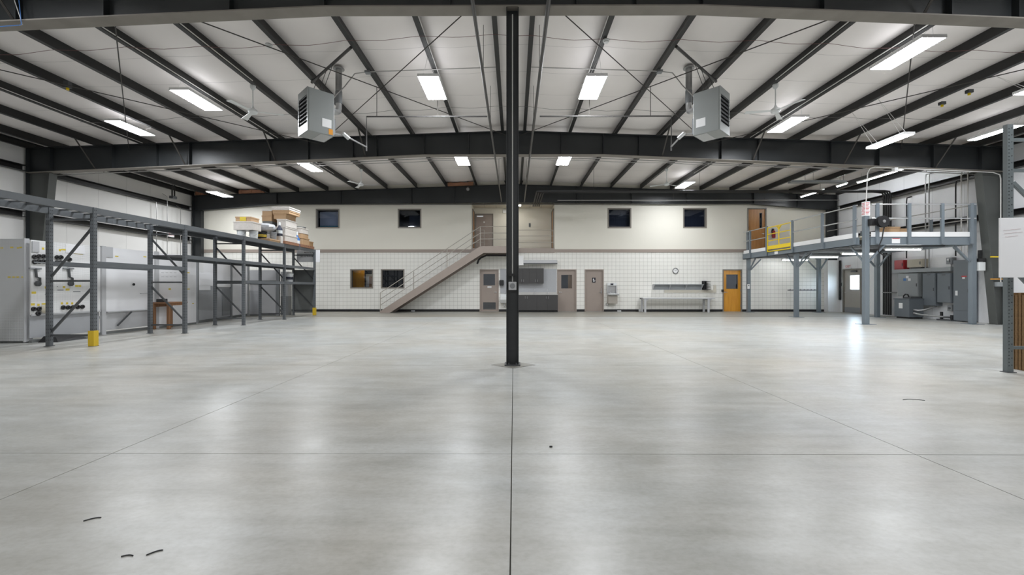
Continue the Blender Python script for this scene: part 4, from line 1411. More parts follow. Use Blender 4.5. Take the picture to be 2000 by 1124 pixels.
# ================================================================== display boards behind the rack
# grey perforated cabinet at the left edge
t = thing('pegboard_cabinet', 'tall grey perforated metal cabinet at the left edge of the picture', 'cabinet', (-11.3, 9.7, 0))
xq = P(47, 560, Y=9.55).x
MB().box(-13.2, xq, 9.55, 9.61, .04, 2.33).build('perforated_front', M['pegg'], t)
MB().box(xq, xq + .03, 9.53, 9.63, .02, 2.34).build('corner_post', M['lgrey'], t)
MB().box(xq - .06, xq + .03, 9.63, 9.70, .02, 2.31).build('side_panel', M['lgrey'], t)
MB().box(-13.2, xq, 9.62, 9.9, .0, .05).build('plinth', M['dgrey'], t)
for k, (px, py, w) in enumerate(((-5, 485, 6), (3, 485, 3), (20, 484, 6), (33, 485, 4), (38, 484, 5), (15, 542, 6), (24, 542, 5), (32, 542, 5), (42, 542, 4))):
    p = P(px, py, Y=9.549)
    MB().box(p.x, p.x + w * .0114, 9.547, 9.5495, p.z - .012, p.z + .02).build('sticker', M['sticky'], t)

XP = -10.80


def yx(px, X=XP):
    return P(px, 562, X=X).y


def panel(name, px0, px1, z0, z1, mat, label, cat, X=XP, th=.03, legs=True):
    t = thing(name, label, cat, (X, (yx(px0, X) + yx(px1, X)) / 2, 0))
    y0, y1 = yx(px0, X), yx(px1, X)
    MB().box(X - th, X, y0, y1, z0, z1).build('sheet', mat, t)
    return t, y0, y1


def stuck(t, px, py, w, h, mat='sticky', X=XP, d=.002, name='sticker'):
    p = P(px, py, X=X)
    MB().box(X + .0005, X + d, p.y - w / 2, p.y + w / 2, p.z - h / 2, p.z + h / 2).build(name, M[mat], t)


t, y0, y1 = panel('tool_board', 60.5, 196, .62, 2.31, M['peg'], 'white perforated tool board with black rings and yellow tags behind the rack', 'tool board')
MB().box(XP - .05, XP - .03, y0, y1, .1, .62).build('lower_panel', M['bgrey'], t)
MB().box(XP - .05, XP + .02, y0, y1, .0, .06).build('plinth', M['dgrey'], t)
MB().box(XP, XP + .02, y0, y1, .6, .64).build('lower_rail', M['lgrey'], t)
MB().box(XP + .0, XP + .05, y0 + .02, yx(93), 1.795, 1.82).build('tool_ledge', M['mgrey'], t)
MB().box(XP + .0, XP + .02, yx(75.5), yx(62), 2.04, 2.28).build('grey_placard', M['lgrey'], t)
MB().box(XP + .001, XP + .012, yx(128), yx(165), 2.08, 2.27).build('white_sheet', M['board'], t)
for (px, py, w) in ((84, 486, .05), (92, 487, .04), (117, 489, .05), (124, 488, .10), (135, 493, .12), (150, 495, .12), (158, 496, .1), (66, 572, .09), (90, 562, .06), (125, 561, .05), (132, 566, .09), (150, 559, .08), (156, 559, .06), (64, 595, .08), (75, 596, .05), (86, 594, .1), (121, 593, .05), (131, 593, .05), (141, 593, .05), (150, 593, .05)):
    stuck(t, px, py, w, .035 if w > .09 else .05)
for (px, py, w) in ((112, 560, .02), (118, 567, .14), (150, 570, .18), (92, 575, .1)):
    stuck(t, px, py, w, .02, 'mgrey', name='inscription')
ringo = None


def ring(px, py, lb):
    global ringo
    p = P(px, py, X=XP)
    if ringo is None:
        ringo = MB()
        n = 14
        vs, fs = [], []
        for i in range(n):
            a = 2 * math.pi * i / n
            for j in range(8):
                b = 2 * math.pi * j / 8
                r = .033 + .021 * math.cos(b)
                vs.append((.022 * math.sin(b) + .022, r * math.cos(a), r * math.sin(a)))
        for i in range(n):
            for j in range(8):
                fs.append((i * 8 + j, i * 8 + (j + 1) % 8, ((i + 1) % n) * 8 + (j + 1) % 8, ((i + 1) % n) * 8 + j))
        ringo.add(vs, fs).xf(Matrix.Translation((XP + .0015, p.y, p.z)))
        ringo = ringo.build('rubber_ring', M['black'], smooth=True, label=lb, cat='ring', group='rubber rings on the tool board')
        return
    inst(ringo, (XP + .0235, p.y, p.z - .054), label=lb)


for cl, pts in (('in the upper row beside the grey cabinet', ((66, 502), (75, 501), (84, 501))), ('in the second row beside the grey cabinet', ((66, 512), (75, 511), (84, 511))),
                ('in the upper row just right of the rear rack post', ((110, 503), (117.5, 503))), ('in the second row just right of the rear rack post', ((110, 513), (117.5, 513))),
                ('one above the other behind the diagonal rack brace', ((134, 507), (134, 516.5))), ('low beside the grey cabinet', ((64, 604), (75, 603.5), (73, 613))),
                ('in the low row of five on the tool board', ((122, 601), (131.5, 601), (141, 600.5), (150.5, 600), (159.5, 599.5)))):
    od = {2: ('left', 'right'), 3: ('left', 'middle', 'right'), 5: ('leftmost', 'second', 'middle', 'fourth', 'rightmost')}[len(pts)]
    if cl.startswith('one above'):
        od = ('upper', 'lower')
    if cl.startswith('low beside'):
        od = ('left', 'right', 'bottom')
    for (px, py), w in zip(pts, od):
        ring(px, py, '%s black rubber ring %s' % (w, cl))
for px, lb in ((67, 'hooked black tool on the tool board nearest the grey cabinet'), (132, 'hooked black tool on the tool board nearest the front rack post')):
    p = P(px, 525, X=XP)
    t = thing('hook_tool', lb, 'tool', p, 'hooked black tools')
    sc = abs((P(px, 555, X=XP) - p).z)
    X_ = XP + .03
    MB().tube([(X_, p.y, p.z), (X_, p.y + .02, p.z - sc * .55), (X_, p.y + .09, p.z - sc * .62), (X_, p.y + .09, p.z - sc * .9)], .022, 8).build('shaft', M['rackd'], t, True)
    MB().lathe([(.03, -.03), (.06, -.02), (.06, .02), (.03, .03)], (X_, p.y + .05, p.z - sc * .98), 14, 'x').build('head', M['rackd'], t, True)
    MB().box(XP + .001, XP + .04, p.y - .12, p.y + .12, p.z - .015, p.z + .02).build('hanger_bar', M['mgrey'], t)
p = P(86, 604, X=XP)
MB().lathe([(.03, 0), (.09, .02), (.10, .035), (.06, .06)], (XP + .0015, p.y, p.z), 16, 'x').build('yellow_disc', M['beige'], smooth=True, label='worn yellowish disc low on the tool board', cat='disc')
MB().hexa([(XP + .1, y0 + .05, 0), (XP + .5, y0 + .1, 0), (XP + .45, y0 + .9, 0), (XP + .12, y0 + .8, 0), (XP + .12, y0 + .15, .13), (XP + .35, y0 + .2, .10), (XP + .3, y0 + .7, .06), (XP + .15, y0 + .7, .12)]).build('black_bag', M['black'], label='limp black bag on the floor below the tool board', cat='bag')

# post, whiteboards
for px, lb in ((200.5, 'grey steel upright between the tool board and the first whiteboard'), (305.5, 'grey steel upright between the two whiteboards')):
    y = yx(px)
    t = thing('board_upright', lb, 'upright', (XP, y, 0))
    MB().box(XP - .02, XP + .04, y - .055, y + .055, .008, 2.33).build('post', M['lgrey'], t)
    MB().box(XP - .02, XP + .07, y - .055, y + .055, 0, .008).build('foot', M['lgrey'], t)
t, y0, y1 = panel('whiteboard', 206, 301, .59, 2.31, M['board'], 'large whiteboard with a small black knob behind the rack', 'whiteboard')
MB().box(XP - .0, XP + .06, y0, y1, .575, .60).build('pen_tray', M['lgrey'], t)
MB().box(XP - .06, XP - .03, y0, y1, .1, .59).build('lower_panel', M['lgrey'], t)
MB().box(XP - .06, XP + .0, y0, y1, 0, .07).build('plinth', M['dgrey'], t)
p = P(260, 556, X=XP)
MB().lathe([(.02, 0), (.035, .01), (.035, .03), (.015, .035)], (XP, p.y, p.z), 14, 'x').build('knob', M['black'], t, True)
MB().box(XP + .0, XP + .05, yx(273), yx(300), P(280, 573, X=XP).z - .012, P(280, 573, X=XP).z).build('ledge', M['lgrey'], t)
stuck(t, 228, 501, .1, .03)
stuck(t, 283, 502, .1, .03)
stuck(t, 213, 493, .2, .28, 'lgrey', d=.012, name='placard')
MB().bar((XP + .02, yx(228), .2), (XP + .06, yx(253), .56), .03, .03).build('strut', M['rackd'], t)
t, y0, y1 = panel('whiteboard', 309.5, 383, .06, 2.29, M['board'], 'second whiteboard with scribbles above the brown table', 'whiteboard')
for k in range(8):
    stuck(t, 318 + (k % 4) * 8, 533 + (k // 4) * 8, .11, .008, 'mgrey', name='scribble')
stuck(t, 331.5, 565, .09, .05)
stuck(t, 368, 533, .1, .03)
stuck(t, 368, 565, .12, .03)
stuck(t, 377, 593, .08, .03)
MB().box(XP - .05, XP + .01, y0, y1, 0, .06).build('plinth', M['dgrey'], t)
# brown table
t = thing('work_table', 'brown wooden table under the second whiteboard', 'table', (-10.45, 13.7, 0))
yA, yB = yx(311, -10.5), P(367, 590, X=-10.2).y
ztb = .80
MB().box(-10.73, -10.2, yA, yB, ztb - .04, ztb).build('table_top', M['table'], t, bevel=.004)
for x in (-10.69, -10.25):
    for y in (yA + .04, yB - .06):
        MB().box(x - .035, x + .035, y - .035, y + .035, 0, ztb - .04).build('leg', M['table'], t)
MB().box(-10.70, -10.68, yA + .08, yB - .1, ztb - .14, ztb - .04).build('apron', M['table'], t)
MB().box(-10.26, -10.24, yA + .08, yB - .1, ztb - .10, ztb - .04).build('apron', M['table'], t)
MB().box(-10.62, -10.45, yA + .03, yA + .25, ztb + .0005, ztb + .10).build('black_case', M['black'], bevel=.01, label='small black case at the end of the brown table', cat='case')

# second run of booths, slightly turned, behind the farther rack bays
PA, PB = Vector((-10.97, 14.95, 0)), Vector((-11.68, 18.85, 0))
U = (PB - PA).normalized()
N = Vector((-U.y, U.x, 0)) * -1       # towards the aisle


def booth(mb, s0, s1, z0, z1, n0, n1):
    a, b = PA + U * s0, PA + U * s1
    q = [a + N * n0, b + N * n0, b + N * n1, a + N * n1]
    return mb.hexa([p + Vector((0, 0, z0)) for p in q] + [p + Vector((0, 0, z1)) for p in q])


def sol(px):
    """distance along the booth line whose point shows at pixel column px"""
    lo, hi = -1.0, 6.0
    for _ in range(50):
        m = (lo + hi) / 2
        p = PA + U * m - CAM
        a = math.atan2(p.x, p.y) + YAW
        col = 1000 + FOC * math.tan(a)
        if col < px:
            lo = m
        else:
            hi = m
    return lo


SEG = [(388, 411, 'first'), (411, 450, 'second'), (453.5, 483, 'third')]
for (q0, q1, nm), (wt, wb, zs, up, low) in zip(SEG, ((.03, .03, 1.15, 'board', 'bgrey'), (.03, .03, 1.30, 'board', 'bgrey'), (.03, .03, .10, 'board', 'board'))):
    s0, s1 = sol(q0), sol(q1)
    c = PA + U * ((s0 + s1) / 2)
    t = thing('booth_panel', '%s booth wall panel behind the farther rack bays, white above grey' % nm if low != up else 'third booth wall panel behind the farther rack bays, all white', 'partition', c)
    booth(MB(), s0, s1, zs, 2.25, -.03, 0).build('upper_sheet', M[up], t)
    booth(MB(), s0, s1, .09, zs, -.05, -.02).build('lower_sheet', M[low], t)
    booth(MB(), s0, s1, 0, .09, -.06, -.01).build('plinth', M['dgrey'], t)
    if nm == 'first':
        booth(MB(), s0 + .01, s0 + .30, 1.78, 2.2, 0, .006).build('paper', M['white'], t)
        booth(MB(), s0 + .05, s1 - .05, 1.32, 1.74, 0, .01).build('white_sheet', M['board'], t)
    if nm == 'second':
        booth(MB(), s0 + .9, s1 - .03, .15, 1.18, -.02, .005).build('grey_door', M['mgrey'], t)
        booth(MB(), s0 + .2, s1 - .03, 1.26, 1.32, -.02, .02).build('light_rail', M['white'], t)
for px, nm in ((385.5, 'before the first booth panel'), (451.5, 'between the second and third booth panels'), (485, 'after the third booth panel')):
    s = sol(px)
    booth(MB(), s - .05, s + .05, 0, 2.28, -.04, .03).build('board_upright', M['mgrey'], label='grey steel upright %s behind the rack' % nm, cat='upright')
# booth closing the end: frontal panel
YE = 18.85
t = thing('end_booth', 'grey booth with a dark band and pale door at the end of the row', 'partition', (-10.9, YE, 0))
xa, xb = P(487.5, 560, Y=YE).x, P(546, 560, Y=YE).x
MB().box(xa, xb, YE, YE + .04, .06, 1.10).build('lower_sheet', M['bgrey'], t)
MB().box(xa, xb, YE + .0, YE + .04, 1.55, 2.0).build('upper_sheet', M['lgrey'], t)
MB().box(xa, xb, YE - .02, YE + .05, 1.38, 1.55).build('dark_band', M['dgrey'], t)
MB().box(xa, xb, YE + .02, YE + .04, 1.10, 1.38).build('mid_sheet', M['lgrey'], t)
MB().box(P(505, 560, Y=YE).x, P(539, 560, Y=YE).x, YE - .02, YE, .07, 1.22).build('door', M['lgrey'], t)
MB().box(xb - .14, xb, YE - .03, YE + .05, 0, 2.05).build('upright', M['mgrey'], t)
MB().box(xa, xb, YE, YE + .05, 0, .06).build('plinth', M['dgrey'], t)
t = thing('grey_locker', 'narrow light grey locker beside the last rack frame', 'locker', (-10.3, 19.4, 0))
xa, xb = P(548, 560, Y=19.25).x, P(563, 560, Y=19.25).x
MB().box(xa, xb, 19.25, 19.55, .0, .85).build('lower_body', M['mgrey'], t)
MB().box(xa, xb, 19.25, 19.55, .85, 1.95).build('upper_body', M['lgrey'], t)
MB().box(xa + .02, xb - .02, 19.235, 19.25, .88, 1.92).build('door', M['lgrey'], t)

# things on the left wall
t = thing('exit_sign', 'red and white EXIT sign on the left wall below the girt', 'exit sign', P(332, 459, X=-16.29), 'exit signs')
p = P(332, 459, X=-16.27)
MB().box(-16.29, -16.20, p.y - .17, p.y + .17, p.z - .10, p.z + .10).build('body', M['white'], t, bevel=.006)
text('EXIT', (-16.197, p.y, p.z), .16, TO_R, M['redt'], t)
for px, zt_, lb in ((305, 5.1, 'leftmost of the conduits on the left wall'), (326, 5.5, 'middle conduit of three on the left wall below the small hoist'), (352, 5.1, 'rightmost of the three conduits on the left wall')):
    y = yx(px, -16.28)
    run('wall_conduit', [(-16.48, y, zt_ + .15), (-16.28, y, zt_ + .02), (-16.26, y, zt_ - .25), (-16.27, y, 1.3)], .016, 'conduit', lb, 'conduit')
y = yx(325, -16.0)
t = thing('chain_hoist', 'small black hoist hung from the eave purlin on the left', 'hoist', (-16.0, y, 5.4))
for d in (-.07, .07):
    MB().box(-15.7, -15.66, y + d - .02, y + d + .02, 5.45, ztop(15.62) + .001).build('strap', M['black'], t)
MB().box(-15.78, -15.6, y - .12, y + .12, 5.33, 5.45).build('body', M['rackd'], t)

# ================================================================== staircase
st = thing('staircase', 'taupe steel staircase rising to the upstairs alcove', 'staircase', (-4, 21.3, 0))
YS0, YS1 = 20.88, 21.98
LZ = 3.22
xb0, xb1 = P(746, 612, Y=YS0).x, P(938, 481, Y=YS0).x     # foot and top of the flight
NS = 18
rise = LZ / NS
runx = (xb1 - xb0) / (NS - 1)


def sx(z):
    return xb0 + (xb1 - xb0) * z / LZ


sl = math.hypot(xb1 - xb0, LZ)
dvx, dvz = (xb1 - xb0) / sl, LZ / sl
for y0, y1 in ((YS0, YS0 + .05), (YS1 - .05, YS1)):
    poly = [(xb0 - .10, 0), (xb0 + .36, 0), (xb1 + .16, LZ - .30), (xb1 + .16 + .25, LZ - .30), (xb1 + .16 + .25, LZ + .03), (xb1, LZ + .03), (xb0 - .10, .08)]
    MB().prism(poly, 'y', y0, y1).build('stringer', M['taupe'], st)
LX1 = -.06
MB().box(xb1 + .41, LX1, YS0, YS0 + .05, LZ - .30, LZ + .03).build('landing_beam', M['taupe'], st)
MB().box(xb1 + .41, LX1, YS1 - .05, YS1, LZ - .30, LZ + .03).build('landing_beam', M['taupe'], st)
MB().box(LX1 - .05, LX1, YS0 + .05, YS1 - .05, LZ - .30, LZ + .03).build('landing_beam', M['taupe'], st)
MB().box(xb1, LX1 - .05, YS0 + .05, YS1 - .05, LZ - .02, LZ).build('landing_deck', M['rackd'], st)
MB().box(xb1 + .1, LX1, YS1, YB + .12, LZ - .18, LZ).build('landing_bridge', M['taupe'], st)
for k in range(1, NS):
    z = rise * k
    x = xb0 + runx * (k - 1) + .12
    MB().box(x, x + runx + .03, YS0 + .05, YS1 - .05, z - .03, z).build('tread', M['rackd'], st)
    MB().box(x + runx, x + runx + .008, YS0 + .05, YS1 - .05, z, z + rise - .031).build('riser', M['taupe'], st)
for side, y in (('front', YS0 + .02),):
    def zr(x):
        return max(0, min(LZ, LZ * (x - xb0) / (xb1 - xb0))) + .05
    xa = xb0 - .06
    for px in (742.5, 807.5, 873, 938):
        x = P(px, 500, Y=YS0).x
        MB().cyl((x, y, zr(x) - .04), (x, y, zr(x) + .93), .020, 10).build('rail_post', M['taupe_l'], st, True)
    for dz in (.93, .62, .33):
        x0, x1 = P(742.5, 500, Y=YS0).x, P(938, 500, Y=YS0).x
        MB().tube([(x0, y, zr(x0) + dz), (x1, y, zr(x1) + dz), (LX1 - .02, y, zr(x1) + dz)] if side == 'front' else [(x0, y, zr(x0) + dz), (x1 - .05, y, zr(x1 - .05) + dz)], .017, 8).build('handrail', M['taupe_l'], st, True)
x = LX1 - .02
MB().cyl((x, YS0 + .02, LZ), (x, YS0 + .02, LZ + .98), .020, 10).build('rail_post', M['taupe_l'], st, True)
for dz in (.98, .67, .38):
    MB().tube([(x, YS0 + .02, LZ + dz), (x, YB - .06, LZ + dz)], .017, 8).build('end_rail', M['taupe_l'], st, True)
# guard rails across the alcove opening
for (x0, x1, lb) in ((ALC[0] + .02, xb1 + .12, 'short taupe guard rail at the left end of the upstairs alcove'), (LX1 + .06, ALC[1] - .02, 'taupe guard rail across the open front of the upstairs alcove')):
    t = thing('guard_rail', lb, 'guard rail', ((x0 + x1) / 2, YB + .03, az0))
    for x in (x0 + .02, x1 - .02):
        MB().cyl((x, YB + .03, az0 + .06), (x, YB + .03, az0 + 1.0), .019, 10).build('rail_post', M['taupe_l'], t, True)
    for dz in (1.0, .69, .36):
        MB().tube([(x0 + .02, YB + .03, az0 + dz), (x1 - .02, YB + .03, az0 + dz)], .016, 8).build('rail', M['taupe_l'], t, True)
zp = P(992, 496.5, Y=21.5).z - .07
run('black_pipe', [P(932, 516, Y=21.5), P(935, 508, Y=21.5), P(940, 502, Y=21.5) + Vector((0, 0, -.04)), (P(950, 500, Y=21.5).x, 21.5, zp), (LX1 - .1, 21.5, zp), (LX1 - .02, 21.58, zp), (LX1 - .02, YB - .05, zp)], .045, 'black', 'thick black pipe bending under the stair landing', 'pipe')
# alcove fittings
t = thing('wall_phone', 'small grey keypad on the alcove rear wall', 'keypad', P(1034.5, 440, Y=YA))
p = P(1034.5, 440, Y=YA)
MB().box(p.x - .05, p.x + .05, YA - .03, YA, p.z - .11, p.z + .11).build('plate', M['mgrey'], t, bevel=.006)
MB().box(p.x - .025, p.x + .025, YA - .04, YA - .03, p.z - .07, p.z + .07).build('keys', M['rackd'], t)
t = thing('emergency_light', 'small white emergency light high on the alcove rear wall', 'emergency light', P(988, 415, Y=YA))
p = P(987, 414, Y=YA)
MB().box(p.x - .14, p.x + .14, YA - .07, YA, p.z - .07, p.z + .07).build('body', M['white'], t, bevel=.008)
for s in (-1, 1):
    MB().lathe([(.04, 0), (.045, .03), (.03, .05)], (p.x + s * .07, YA - .07, p.z + .09), 12, 'y').build('lamp_head', M['bucket'], t, True)

# ================================================================== kitchenette behind the column
kx0, kx1 = .10, bx(1088) - .02
MB().box(bx(977) - .0, kx1, YB - .016, YB - .0085, .93, 2.2).build('backsplash', M['splash'], label='grey wall sheet behind the kitchenette sink', cat='backsplash')
t = thing('range_hood', 'grey sheet-metal valance above the kitchenette cupboards', 'valance', (1.2, 21.9, 2.42))
MB().box(.1, kx1, YB - .36, YB - .009, bz(509) - .06, bz(509) + .0).build('top', M['lgrey'], t)
MB().box(.1, kx1, YB - .36, YB - .34, bz(516), bz(509) - .06).build('front', M['lgrey'], t)
MB().box(kx1 - .02, kx1, YB - .34, YB - .009, bz(516), bz(509) - .06).build('side', M['lgrey'], t)
MB().box(.1, kx1, YB - .365, YB - .36, bz(516.3) - .02, bz(515)).build('lower_lip', M['rackd'], t)
MB().box(.14, bx(1022), YB - .375, YB - .366, bz(519), bz(501)).build('paper_notice', M['white'], label='white paper notice hanging at the left end of the valance', cat='paper')


def cabinet(name, x0, x1, y0, y1, z0, z1, nd, hz, label, kick=0):
    t = thing(name, label, 'cabinet', ((x0 + x1) / 2, (y0 + y1) / 2, z0))
    MB().box(x0, x1, y0 + .02, y1, z0 + kick, z1).build('carcass', M['char'], t)
    if kick:
        MB().box(x0, x1, y0 + .07, y1, z0, z0 + kick).build('plinth', M['black'], t)
    w = (x1 - x0) / nd
    for k in range(nd):
        a = x0 + k * w
        d = MB().box(a + .003, a + w - .003, y0, y0 + .019, z0 + kick + .004, z1 - .004).build('door', M['char'], t, bevel=.002)
        hx = a + w - .05 if k % 2 == 0 else a + .05
        MB().tube([(hx, y0, hz - .06), (hx, y0 - .03, hz - .06), (hx, y0 - .03, hz + .06), (hx, y0, hz + .06)], .006, 6).build('handle', M['alum'], d, True)
    return t


cabinet('wall_cabinet', .10, bx(1061), YB - .34, YB - .02, bz(554), bz(525), 4, bz(549), 'charcoal wall cupboard with four doors over the kitchenette')
cabinet('base_cabinet', kx0, kx1, YB - .60, YB - .02, 0, .87, 4, .74, 'charcoal base cupboard with four doors in the kitchenette', .1)
t = thing('countertop', 'pale grey kitchenette worktop with upstand', 'countertop', (1.1, 21.8, .87))
MB().box(kx0 - .01, kx1 + .01, YB - .63, YB - .02, .871, .905).build('slab', M['ctop'], t, bevel=.004)
MB().box(kx0 - .01, kx1 + .01, YB - .04, YB - .02, .905, 1.0).build('upstand', M['ctop'], t)
for px, lb in ((1044, 'chrome kitchen tap at the middle of the worktop'), (1069, 'chrome soap tap at the right of the worktop')):
    p = P(px, 572, Y=YB - .15)
    t = thing('tap', lb, 'tap', (p.x, p.y, .905), 'taps on the worktop')
    MB().lathe([(.03, 0), (.03, .02), (.018, .03), (.016, .1)], (p.x, p.y, .9055), 12).build('base', M['alum'], t, True)
    MB().tube([(p.x, p.y, 1.0), (p.x, p.y, 1.10), (p.x, p.y - .05, 1.15), (p.x, p.y - .13, 1.14), (p.x, p.y - .15, 1.08)], .011, 8).build('spout', M['alum'], t, True)
    MB().tube([(p.x + .02, p.y, .95), (p.x + .07, p.y, .99)], .008, 6).build('handle', M['alum'], t, True)
# hand sink and dispenser left of the column
t = thing('wall_sink', 'white wall-hung hand sink left of the column', 'sink', (bx(985), 21.8, .45))
x0, x1 = bx(977.5), bx(993)
MB().prism([(YB - .42, .80), (YB - .42, .62), (YB - .30, .45), (YB - .017, .45), (YB - .017, .90), (YB - .06, .90), (YB - .06, .80)], 'x', x0, x1).build('basin', M['bucket'], t, bevel=.012)
MB().tube([((x0 + x1) / 2, YB - .04, .9), ((x0 + x1) / 2, YB - .04, .97), ((x0 + x1) / 2, YB - .2, .97)], .013, 8).build('tap', M['alum'], t, True)
MB().tube([((x0 + x1) / 2, YB - .2, .45), ((x0 + x1) / 2, YB - .2, .28), ((x0 + x1) / 2, YB - .1, .26), ((x0 + x1) / 2, YB - .017, .30)], .02, 8).build('trap', M['alum'], t, True)
t = thing('towel_dispenser', 'black paper towel dispenser beside the taupe louvred door', 'dispenser', (bx(980), 22, 1.4))
MB().box(bx(975.5), bx(984), YB - .20, YB - .018, bz(557.5), bz(547.5)).build('case', M['black'], t, bevel=.03)
MB().box(bx(976.5), bx(983), YB - .19, YB - .06, bz(558.8), bz(557.5)).build('outlet', M['rackd'], t)

# drinking fountain
t = thing('drinking_fountain', 'steel bottle-filling drinking fountain beside the restroom door', 'drinking fountain', (bx(1195), 21.9, .4))
x0, x1 = bx(1185), bx(1203)
MB().box(x0, x1, YB - .10, YB - .009, bz(575), bz(553.5)).build('back_column', M['galv'], t)
MB().box(x0, x1, YB - .16, YB - .10, bz(558.5), bz(553.5)).build('sensor_head', M['bucket'], t, bevel=.008)
MB().box(bx(1191), bx(1196.5), YB - .163, YB - .16, bz(557.5), bz(554.2)).build('display', M['blackt'], t)
for a, b in ((x0, x0 + .03), (x1 - .03, x1)):
    MB().box(a, b, YB - .16, YB - .10, bz(573), bz(558.5)).build('side_cheek', M['lgrey'], t)
MB().prism([(YB - .46, bz(573.5)), (YB - .44, bz(577)), (YB - .10, bz(577)), (YB - .10, bz(572.5))], 'x', x0 - .01, x1 + .06).build('basin', M['alum'], t, bevel=.01)
MB().lathe([(.02, 0), (.02, .03), (.012, .05)], (x0 + .12, YB - .3, bz(573) + .01), 10).build('bubbler', M['alum'], t, True)
MB().box(x0 + .01, x1, YB - .34, YB - .009, bz(593), bz(577)).build('lower_cabinet', M['taupe_l'], t, bevel=.01)
c = Vector((bx(1186), YB - .05, bz(594.5)))
MB().tube([c + Vector((.075 * math.cos(a), 0, .075 * math.sin(a))) for a in [i * 2 * math.pi / 18 for i in range(19)]] + [c + Vector((.2, 0, .1))], .012, 6).build('drain_hose', M['mgrey'], t, True)

# wall clock
p = P(1319, 529.5, Y=YB - .009)
t = thing('wall_clock', 'round wall clock with dark rim above the workbench', 'clock', p)
MB().lathe([(.122, 0), (.145, 0), (.15, .03), (.13, .04), (.122, .03), (.122, 0)], (p.x, YB - .009, p.z), 28, 'y', False).build('rim', M['rackd'], t, True)
MB().lathe([(.122, .0), (.122, .027)], (p.x, YB - .009, p.z), 28, 'y').build('dial', M['white'], t)
yk = YB - .009 - .029
for k in range(12):
    a = k * math.pi / 6
    MB().bar((p.x + .095 * math.sin(a), yk, p.z + .095 * math.cos(a)), (p.x + .113 * math.sin(a), yk, p.z + .113 * math.cos(a)), .003, .012).build('hour_mark', M['blackt'], t)
for a, l in ((math.radians(-52), .065), (math.radians(48), .09)):
    MB().bar((p.x, yk - .003, p.z), (p.x + l * math.sin(a), yk - .003, p.z + l * math.cos(a)), .003, .009).build('hand', M['blackt'], t)
# wall shelf, organiser, trunking, workbench
t = thing('wall_shelf', 'long grey metal wall shelf with brackets above the workbench', 'shelf', (8.4, 21.9, 1.15))
x0, x1 = bx(1274.5), bx(1370)
MB().box(x0, x1, YB - .30, YB - .009, 1.385, 1.405).build('shelf_board', M['elec_l'], t)
MB().box(x0, x1, YB - .02, YB - .009, 1.13, 1.385).build('back_plate', M['elec_l'], t)
for k in range(4):
    x = x0 + .02 + (x1 - x0 - .04) * k / 3
    MB().prism([(YB - .29, 1.385), (YB - .02, 1.13), (YB - .02, 1.385)], 'x', x - .008, x + .008).build('bracket', M['lgrey'], t)
t = thing('letter_tray', 'black slotted organiser at the right end of the wall shelf', 'organiser', (bx(1375), 21.9, 1.12))
x0, x1 = bx(1370.5), bx(1379)
MB().box(x0, x1, YB - .05, YB - .009, bz(566), bz(549.3)).build('back', M['black'], t)
for k in range(6):
    z = bz(566) + (bz(549.3) - bz(566)) * k / 5.5
    MB().hexa([(x0, YB - .36, z + .0), (x1 + .07, YB - .36, z), (x1 + .1, YB - .05, z), (x0, YB - .05, z), (x0, YB - .36, z + .022), (x1 + .07, YB - .36, z + .022), (x1 + .1, YB - .05, z + .022), (x0, YB - .05, z + .022)]).build('slot_shelf', M['black'], t)
MB().box(x0, x0 + .012, YB - .36, YB - .05, bz(566), bz(550)).build('side', M['black'], t)
t = thing('cable_trunking', 'off-white cable trunking under the wall shelf turning up at right', 'trunking', (9, 22.05, 1.0))
MB().box(bx(1297.5), bx(1393.3), YB - .05, YB - .009, bz(572), bz(567)).build('horizontal_run', M['tilec'], t)
MB().box(bx(1393.3), bx(1398), YB - .05, YB - .009, bz(572), bz(557)).build('vertical_run', M['tilec'], t)
t = thing('workbench', 'long low steel workbench with white top under the clock', 'workbench', (8.2, 21.7, 0))
yf, yr = 21.35, 21.97
x0, x1 = P(1256.5, 583, Y=yf).x, P(1397, 583, Y=yf).x
zt = P(1300, 582, Y=yf).z
MB().box(x0, x1, yf, yr, zt - .02, zt).build('top', M['white'], t)
MB().box(x0, x1, yf, yf + .02, zt - .06, zt - .02).build('front_rail', M['lgrey'], t)
MB().box(x0, x1, yr - .02, yr, zt - .08, zt - .02).build('rear_rail', M['mgrey'], t)
for x in (x0 + .10, x1 - .32):
    for y in (yf + .03, yr - .06):
        MB().box(x - .05, x + .05, y - .02, y + .02, 0, zt - .021).build('leg', M['lgrey'], t)
    MB().box(x - .02, x + .02, yf + .05, yr - .08, zt - .12, zt - .021).build('leg_brace', M['lgrey'], t)
    MB().prism([(x + .05, zt - .06), (x + .17, zt - .06), (x + .05, zt - .2)], 'y', yf + .025, yf + .03).build('gusset', M['lgrey'], t)
p = P(1249, 607, Y=YB)
MB().box(p.x - .05, p.x + .05, YB - .07, YB - .023, .001, .13).build('floor_outlet', M['bucket'], bevel=.006, label='small white outlet box on the baseboard left of the workbench', cat='outlet')
for px, lb in ((807, 'pale outlet strip low on the wall under the stairs'), (1209, 'pale outlet strip low on the wall by the drinking fountain')):
    p = P(px, 608, Y=YB)
    MB().box(p.x - .1, p.x + .1, YB - .05, YB - .023, .001, .07).build('floor_outlet', M['lgrey'], bevel=.006, label=lb, cat='outlet')
